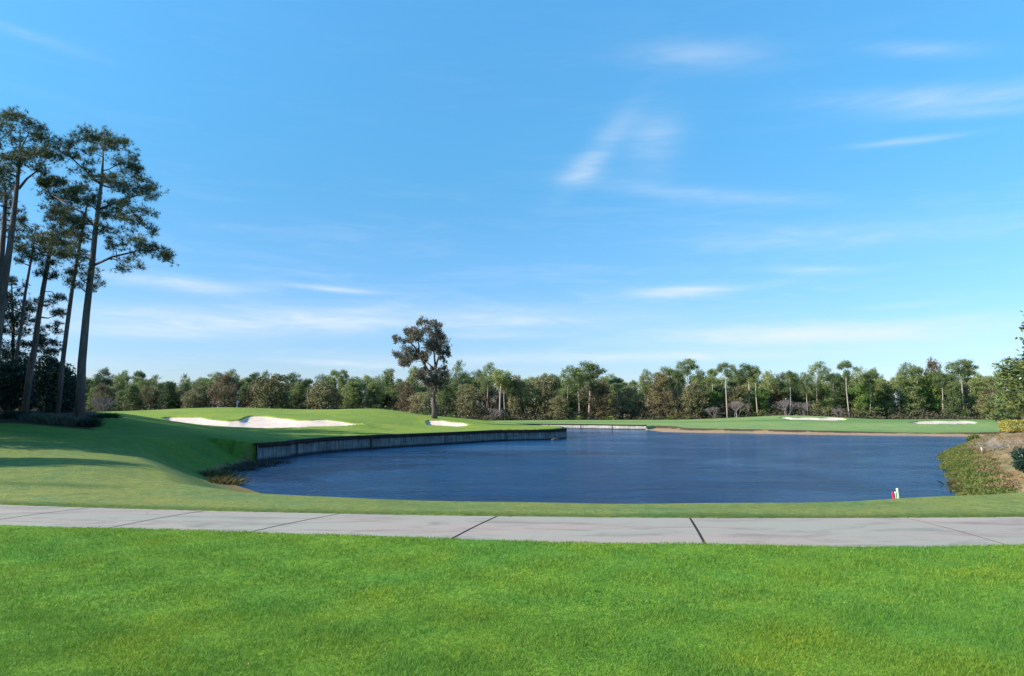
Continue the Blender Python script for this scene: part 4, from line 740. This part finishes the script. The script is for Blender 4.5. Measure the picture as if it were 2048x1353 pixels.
for i, (k, u, vt, w, Y, lab) in enumerate(FEAT): at_px(k, u, vt, w, Y, lab, 'palmettos at the edge of the wood' if k == 'palmetto' else 'leafless shrubs at the edge of the wood' if k == 'bare' else GR, i)
# back rows: the closed body of the wood; skyline heights follow the photo
SKU = [-300, 100, 174, 223, 260, 300, 335, 360, 384, 426, 459, 500, 555, 594, 624, 660, 705, 737, 795, 850, 900, 960, 1015, 1051, 1100, 1150, 1200, 1240, 1268, 1300, 1350, 1400, 1440, 1500, 1529, 1595, 1651, 1700, 1742, 1776, 1812, 1871, 1930, 1961, 2000, 2350]
SKV = [745, 742, 750, 756, 752, 754, 759, 763, 756, 750, 748, 752, 757, 757, 768, 755, 754, 756, 757, 755, 748, 748, 760, 762, 756, 748, 746, 760, 772, 764, 752, 752, 752, 748, 750, 750, 758, 748, 746, 762, 742, 745, 745, 757, 740, 735]
LZ = [(-9e9, 330, 'behind the left end of the green'), (330, 640, 'behind the large bunker'), (640, 900, 'behind the mound and lone tree'), (900, 1130, 'right of the lone tree'), (1130, 1430, 'behind the far bulkhead'), (1430, 1760, 'around the mound bunker'), (1760, 9e9, 'at the far right of the treeline')]
LK = dict(pine='plain green pine deep in the wood ', bushpine='dense green pine in the body of the wood ', oak='olive round tree in the body of the wood ', brown='brown round tree in the body of the wood ')
for row, (Y, step, dv_) in enumerate(((192, 26, 22), (202, 26, 8), (214, 30, 2))):
    u = -140 + row * 9
    while u < 2200:
        k = ('bushpine', 'oak', 'bushpine', 'brown', 'bushpine', 'pine')[rsF.randint(6)] if row == 0 else ('bushpine', 'pine', 'bushpine', 'pine')[rsF.randint(4)]
        yy = Y + rsF.uniform(-4, 4); v = np.interp(u, SKU, SKV) + dv_ + rsF.uniform(-3, 9); z = [l for a_, b_, l in LZ if a_ <= u < b_][0]
        at_px(k, u, v, rsF.uniform(36, 52), yy, LK[k] + z, 'trees making up the body of the wood'); u += step * rsF.uniform(.75, 1.25)
# undergrowth at the foot of the wood, a mass nobody could count
rsU = np.random.RandomState(8); V = []
for x in np.arange(-170, 172, 1.9):
    for rowY, hh in ((171, 1.3), (175, 2.8), (181, 4.2), (188, 6.0), (198, 8.0)):
        y = rowY + rsU.uniform(-1.5, 2.0) + 3 * math.sin(x * .045); h = hh * rsU.uniform(.55, 1.25); w = rsU.uniform(1.0, 2.2); c = (x + rsU.uniform(-1, 1), y, -.5 + h * .42); V.append(diamonds(ell(rsU, 95, c, (w, w, h * .6), .5), .55, .3, rsU))
V = np.vstack(V); V[:, 2] = np.maximum(V[:, 2], -.75)
tag(obj('undergrowth', quads(V), M['under']), 'tangled brown and green undergrowth along the foot of the wood', 'undergrowth', kind='stuff')

# pines standing left of the view: the near grove goes on, and throws the shade on the hillside
OFF = [(-36, 17.2, 12.3, 6), (-30, 26.3, 9.0, 5.0), (-34.5, 26.8, 12.5, 7), (-39, 26.6, 15, 7), (-37, 30.5, 16, 8), (-43, 29.5, 17, 8.5), (-41, 34, 17, 9), (-48, 33, 18, 9), (-36, 37.5, 15, 8), (-46, 38.5, 18, 9), (-54, 36, 18, 9), (-42, 43, 17, 8.5), (-52, 43, 18, 9), (-35, 33.6, 12, 7), (-46, 50, 17, 8), (-55, 50, 17, 9),
       (-32.5, 31, 11, 7), (-35, 35.5, 12, 7.5), (-40.5, 30.2, 14, 8), (-42, 38, 14, 8), (-39, 17.0, 13.6, 6)]
for i, (x, y, h, w) in enumerate(OFF):
    far_tree(('bushpine' if i in (0, 1, 8, 17, 20) else 'pine'), x, y, h, w, 'pine of the left grove standing beyond the left frame edge', 'pines beyond the left frame edge')

# ------------------------------------------------------------------ right bank
# magnolia
rs_ = np.random.RandomState(61); mp_ = P(2120, 845, 40); bx, by = float(mp_[0]), 40.0; bz = gz(bx, by)
root = empty('magnolia_tree', (bx, by, bz), 'glossy-leaved magnolia cut by the right frame edge', 'tree'); mb = MB(); pads = []
for i in range(64):
    f = (i + .5) / 64; a_ = i * 2.4; z = 1.6 + f * 6.5; rad = (3.05 if z < 3.5 else 1.75 - 1.5 * ((z - 3.5) / 4.6)) * rs_.uniform(.55, .97); pads.append((np.array([math.cos(a_) * rad, math.sin(a_) * rad, z + rs_.uniform(-.25, .25)]), .75, .5))
grow(mb, [([(0, 0, -.2), (.05, 0, 3), (0, .05, 6), (0, 0, 8.2)], (.2, .16, .1, .03))], pads, rs_, .05); obj('trunk', mb.mesh('trunk'), M['bark_dark'], root, True); V = []
for c, rx, rz in pads:
    sub = ell(rs_, 16, c, (.85, .85, .55), .5)
    for s_ in sub:
        out_ = s_ - np.array([0, 0, s_[2] - .4]); out_ = out_ / (np.linalg.norm(out_) + 1e-6); V.append(diamonds(np.repeat(s_[None], 13, 0) + rs_.normal(size=(13, 3)) * .13, .27, .12, rs_, dirs=np.repeat(out_[None], 13, 0) + rs_.normal(size=(13, 3)) * .6))
obj('crown', quads(np.vstack(V)), M['magnolia'], root)
# golden hedge
def hedge(u, v, Y, half, h, label, seed):
    p = P(u, v, Y); r = np.random.RandomState(seed); n = 3600; q = r.uniform(-1, 1, (n, 3)); ax = r.randint(0, 3, n); q[np.arange(n), ax] = np.sign(q[np.arange(n), ax]) * r.uniform(.86, 1.04, n)
    q = q / np.maximum(1, (np.abs(q) ** 6).sum(1) ** (1 / 6))[:, None]; c = q * np.array([half, .7, h / 2]) + np.array([0, 0, h / 2]); c += .05 * np.sin(c[:, ::-1] * 5)
    root = empty('hedge', (float(p[0]), Y, gz(p[0], Y)), label, 'hedge', 'clipped golden hedges'); obj('leaves', quads(diamonds(c, .13, .07, r)), M['hedge'], root); mb = MB()
    for k in range(6): a_ = r.uniform(-half * .7, half * .7); mb.tube([(a_, 0, -.1), (a_ + r.uniform(-.2, .2), 0, h * .6)], [.03, .015], 5)
    obj('stems', mb.mesh('stems'), M['bark_dark'], root)
hedge(2050, 850, 49, 1.55, .78, 'clipped golden-yellow hedge on top of the right bank at the frame edge', 62)
# low evergreen ground cover on the right bank
rs_ = np.random.RandomState(63); pts = []; N = 0
seg = np.array(near_shore[-2:] + right_shore)
sl = np.concatenate([[0], np.cumsum(np.linalg.norm(np.diff(seg, axis=0), axis=1))])
V = []; V2 = []
for i in range(1050):
    s_ = rs_.uniform(.5, sl[-1] - 9); x = np.interp(s_, sl, seg[:, 0]); y = np.interp(s_, sl, seg[:, 1]); j = min(np.searchsorted(sl, s_), len(seg) - 1); t = seg[j] - seg[j - 1]; t /= np.linalg.norm(t); nrm = np.array([t[1], -t[0]])
    wd = np.interp(s_, [0, 6, 20, 40, 60], [.8, 1.6, 2.0, 2.3, 2.6]); o = rs_.uniform(0, 1) * wd - .35; x += nrm[0] * o; y += nrm[1] * o
    h = np.interp(o, [-.35, .8, wd], [.18, .34, .12]) * rs_.uniform(.6, 1.2) * np.interp(y, [22, 28, 60], [.8, 1.1, 1.6]); w = .42 * np.interp(y, [22, 60], [.9, 1.6]); pts.append((x, y, h, w, o / wd))
pz = ground_z(np.array([p[0] for p in pts]), np.array([p[1] for p in pts]))[0]
for (x, y, h, w, f), z in zip(pts, pz):
    if z < WZ - .12: continue
    (V if f < .62 + .25 * math.sin(x * 2 + y) else V2).append(diamonds(ell(rs_, 260, (x, y, z + h * .5), (w, w, h * .75), .5), .10, .035, rs_, up=.5))
tag(obj('ground_cover', quads(np.vstack(V)), M['ivy']), 'low leafy green ground cover spilling down the right bank to the water', 'ground cover', kind='stuff')
# dry straw and fallen twigs over the bank
pts = []
for i in range(2600):
    s_ = rs_.uniform(1.5, sl[-1] - 6); x = np.interp(s_, sl, seg[:, 0]); y = np.interp(s_, sl, seg[:, 1]); j = min(np.searchsorted(sl, s_), len(seg) - 1); t = seg[j] - seg[j - 1]; t /= np.linalg.norm(t); o = rs_.uniform(1.6, 11); pts.append((x + t[1] * o, y - t[0] * o))
pts = np.array(pts); pts = pts[pts[:, 1] > 20.5]; pz = ground_z(pts[:, 0], pts[:, 1])[0]
for (x, y), z in zip(pts, pz): V2.append(diamonds(ell(rs_, 22, (x, y, z + .03), (.42, .42, .07), .3), .26, .02, rs_, dirs=np.tile([[1.0, .2, .0]], (22, 1)) + rs_.normal(size=(22, 3)) * np.array([.8, .8, .12])))
tag(obj('dry_grass', quads(np.vstack(V2)), M['straw']), 'tan dry straw and brown grass covering the right bank', 'dry grass', kind='stuff')
def twig_bush(u, v, Y, w, h, label, seed, mat=M['twig_pale'], n=84):
    p = P(u, v, Y); r = np.random.RandomState(seed); mb = MB()
    def br(p, d, l, rad, k):
        q = p + d * l; mb.tube([p, (p + q) / 2 + r.normal(size=3) * l * .07, q], [rad, rad * .8, rad * .5], 4, False)
        if k:
            for _ in range(3): e = d + r.normal(size=3) * .45; br(q, e / np.linalg.norm(e), l * .65, rad * .55, k - 1)
    for k in range(n // 3): d = np.array([r.normal() * w, r.normal() * .5, h * r.uniform(.5, 1.1)]); br(np.array([r.normal() * w * .35, r.normal() * .3, -.05]), d / np.linalg.norm(d), h * .5, .012, 3)
    o = obj('twig_bush', mb.mesh('twig_bush'), mat); o.location = (float(p[0]), Y, gz(p[0], Y)); return tag(o, label, 'dead shrub', 'bare twiggy shrubs on the right bank')
twig_bush(1990, 893, 42, 1.2, .75, 'grey leafless bush spreading in the middle of the right bank', 71)
twig_bush(2025, 900, 40, 1.3, .7, 'pale leafless bush nearer the frame edge on the right bank', 72)
p = P(2056, 950, 28); shrub('shrub', 'dark green rounded shrub cut by the right frame edge', 'shrub', (float(p[0]), 28.0, gz(p[0], 28)), (.72, .7, 1.12), M['shrub_dark'], 73, 5200, (.09, .045), 20)
p = P(2000, 985, 20.4); shrub('shrub', 'low dark creeping shrub at the foot of the right bank', 'shrub', (float(p[0]) + .3, 20.6, gz(p[0], 20.6)), (.75, .3, .26), M['shrub_dark'], 74, 1800, (.07, .035), 14)
p = P(1952, 882, 56); shrub('shrub', 'dark mounded shrub on the far point of the right bank beside the white stake', 'shrub', (float(p[0]), 56.0, gz(p[0], 56)), (.9, .8, 1.0), M['ivy'], 75, 3200, (.15, .07), 14)
p = P(1971, 908, 38); bm = MB(); r = np.random.RandomState(3); V = []; F = []
for a_ in range(7):
    for b_ in range(10):
        t, q = math.pi * a_ / 6, 2 * math.pi * b_ / 10; k = 1 + r.uniform(-.15, .15); V.append((.24 * k * math.sin(t) * math.cos(q), .18 * k * math.sin(t) * math.sin(q), .17 * k * math.cos(t) + .1))
for a_ in range(6):
    for b_ in range(10): F.append((a_ * 10 + b_, (a_ + 1) * 10 + b_, (a_ + 1) * 10 + (b_ + 1) % 10, a_ * 10 + (b_ + 1) % 10))
bm.add(V, F); o = obj('rock', bm.mesh('rock'), M['rock']); o.location = (float(p[0]), 38, gz(p[0], 38)); tag(o, 'grey rock lying on the right bank below the leafless bush', 'rock')
def stake(u, v, Y, h, w, tilt, mat, label, group=None, sink=.1):
    p = P(u, v, Y); mb = MB(); t = math.tan(tilt); n = 8
    mb.tube([(0, 0, -sink), (t * h * .5, 0, h * .5), (t * h * .94, 0, h * .94), (t * h, 0, h)], [w / 2, w / 2, w / 2, w / 5], n); o = obj('stake', mb.mesh('stake'), mat); o.location = (float(p[0]), Y, gz(p[0], Y)); return tag(o, label, 'stake', group)
stake(1962.5, 889, 42, .48, .07, 0, M['white'], 'white stake standing on the right bank left of the leafless bush')
stake(1788, 1000, 16.1, .15, .05, -.17, M['red'], 'short red stake at the pond edge leaning left', 'marker stakes at the near edge of the pond')
stake(1792, 1000, 16.1, .16, .04, -.06, M['pale_green'], 'short pale green stake between the red and the tall one', 'marker stakes at the near edge of the pond')
stake(1797, 1000, 16.1, .235, .055, -.08, M['pale_green'], 'tallest pale green stake, right one of three at the pond edge', 'marker stakes at the near edge of the pond')

# left shore brush
for i, (u, v, Y, r_, h, mt, lab, cat_) in enumerate(((430, 950, 33.6, .85, .5, 'olive_brush', 'olive brown reeds on the left tip of the pond, upper clump', 'reeds'), (447, 962, 31.2, .7, .45, 'olive_brush', 'olive brown reeds on the left tip of the pond, lower clump', 'reeds'),
      (478, 935, 38.0, .9, .5, 'grey_brush', 'dark reeds in shade left of the bulkhead end', 'reeds'), (505, 928, 40.2, 1.0, .6, 'grey_brush', 'greyish reeds at the near end of the long bulkhead', 'reeds'), (540, 922, 42.6, 1.0, .45, 'grey_brush', 'dark reeds growing in front of the first bulkhead boards', 'reeds'))):
    q = G(u, v, WZ + .15); grass_clump('reed_clump', lab, (float(q[0]), float(q[1]), max(gz(q[0], q[1]), WZ - .1)), (r_ * 1.1, .7), h, M[mt], 80 + i, 900, .02, cat_, 'reeds on the left shore', .6)
for i, (u, v) in enumerate(((1903, 950), (1908, 966), (1914, 978), (1896, 934))):
    q = G(u + 6, v, WZ + .1); grass_clump('reed_clump', ('upper middle', 'lower middle', 'lowest', 'topmost')[i] + ' of four straw coloured reed clumps at the waterline of the right bank', (float(q[0]), float(q[1]), WZ - .02), (.3, .3), .36, M['olive_brush'], 95 + i, 420, .016, 'reeds', 'reeds along the right bank', .25)
# log near the tip of the bulkhead
q = G(1110, 880, WZ); mb = MB(); mb.tube([(-.45, 0, .02), (-.1, .02, .10), (.3, 0, .06), (.62, .05, .0)], [.07, .12, .10, .04], 8); mb.tube([(-.1, .02, .1), (-.2, 0, .3)], [.04, .02], 6)
o = obj('log', mb.mesh('log'), M['log'], smooth=True); o.location = (float(q[0]), float(q[1]) - .6, WZ); tag(o, 'dark log floating at the tip of the long bulkhead', 'log')
# flagstick on the green
q = P(474, 817, 95); root = empty('flagstick', (float(q[0]), 95, gz(q[0], 95)), 'golf flagstick with small blue flag behind the large bunker', 'golf flag'); mb = MB(); mb.tube([(0, 0, -.1), (0, 0, .95)], [.02, .015], 6); obj('pole', mb.mesh('pole'), M['white'], root)
V = [(.02 + .32 * i / 6, .05 * math.sin(i), .93 - .26 * j) for j in range(2) for i in range(7)]; obj('flag', mesh_np('flag', V, [(i, i + 1, i + 8, i + 7) for i in range(6)]), M['blue'], root)

# fallen leaves scattered on path and turf
rs_ = np.random.RandomState(91); n = 110; y = rs_.uniform(5, 17.5, n); x = rs_.uniform(-1, 1, n) * (y * .8); z = ground_z(x, y)[0]; onp = (y > pedge(cn_, x)) & (y < pedge(cf_, x)); keep = ~onp | (rs_.uniform(0, 1, n) < .35); x, y, z, onp = x[keep], y[keep], z[keep], onp[keep]
Cn = np.stack([x, y, np.where(onp, .022, z + .03)], 1); V = diamonds(Cn, .04, .02, rs_, dirs=np.stack([rs_.normal(size=len(x)), rs_.normal(size=len(x)), 0 * x], 1) * 3)
tag(obj('fallen_leaves', quads(V), M['straw']), 'small dry fallen leaves scattered over lawn and cart path', 'leaves', kind='stuff')

# ------------------------------------------------------------------ turf blades near the camera
rs_ = np.random.RandomState(90)
def blades(n, ymin, ymax, xk, h, w, far=False):
    y = ymin + (ymax - ymin) * rs_.uniform(0, 1, n); x = rs_.uniform(-1, 1, n) * (y * xk + 1.5); return x, y
Vb = []
for n, y0, y1, h, w in ((430000, 3.6, 7.0, .032, .0048), (300000, 7.0, 11.8, .032, .0075)):
    x, y = blades(n, y0, y1, .80, h, w); k = (y < pedge(cn_, x) + .035 * np.sin(x * 7) * np.sin(x * 2.3) + .02); x, y = x[k], y[k]
    z = 0.02 + 0.012 * np.sin(x * 1.3 + y * .7) * np.sin(y * 1.1) - .004; m_ = len(x); t = rs_.normal(size=(m_, 3)) * .55; t[:, 2] = 1; l = (h * rs_.uniform(.4, 1.25, m_) * (1 + .35 * np.sin(x * 3.1) * np.sin(y * 4.3)))[:, None]
    a_ = rs_.uniform(0, 3.14159, m_); b = np.stack([np.cos(a_), np.sin(a_), 0 * a_], 1) * w / 2; c = np.stack([x, y, z], 1); Vb.append(np.stack([c - b, c + b, c + t * l], 1).reshape(-1, 3))
Vb = np.vstack(Vb); tag(obj('lawn_grass', mesh_np('lawn_grass', Vb, np.arange(len(Vb)).reshape(-1, 3)), M['blades']), 'short bright green mown grass in the foreground', 'grass', kind='stuff')
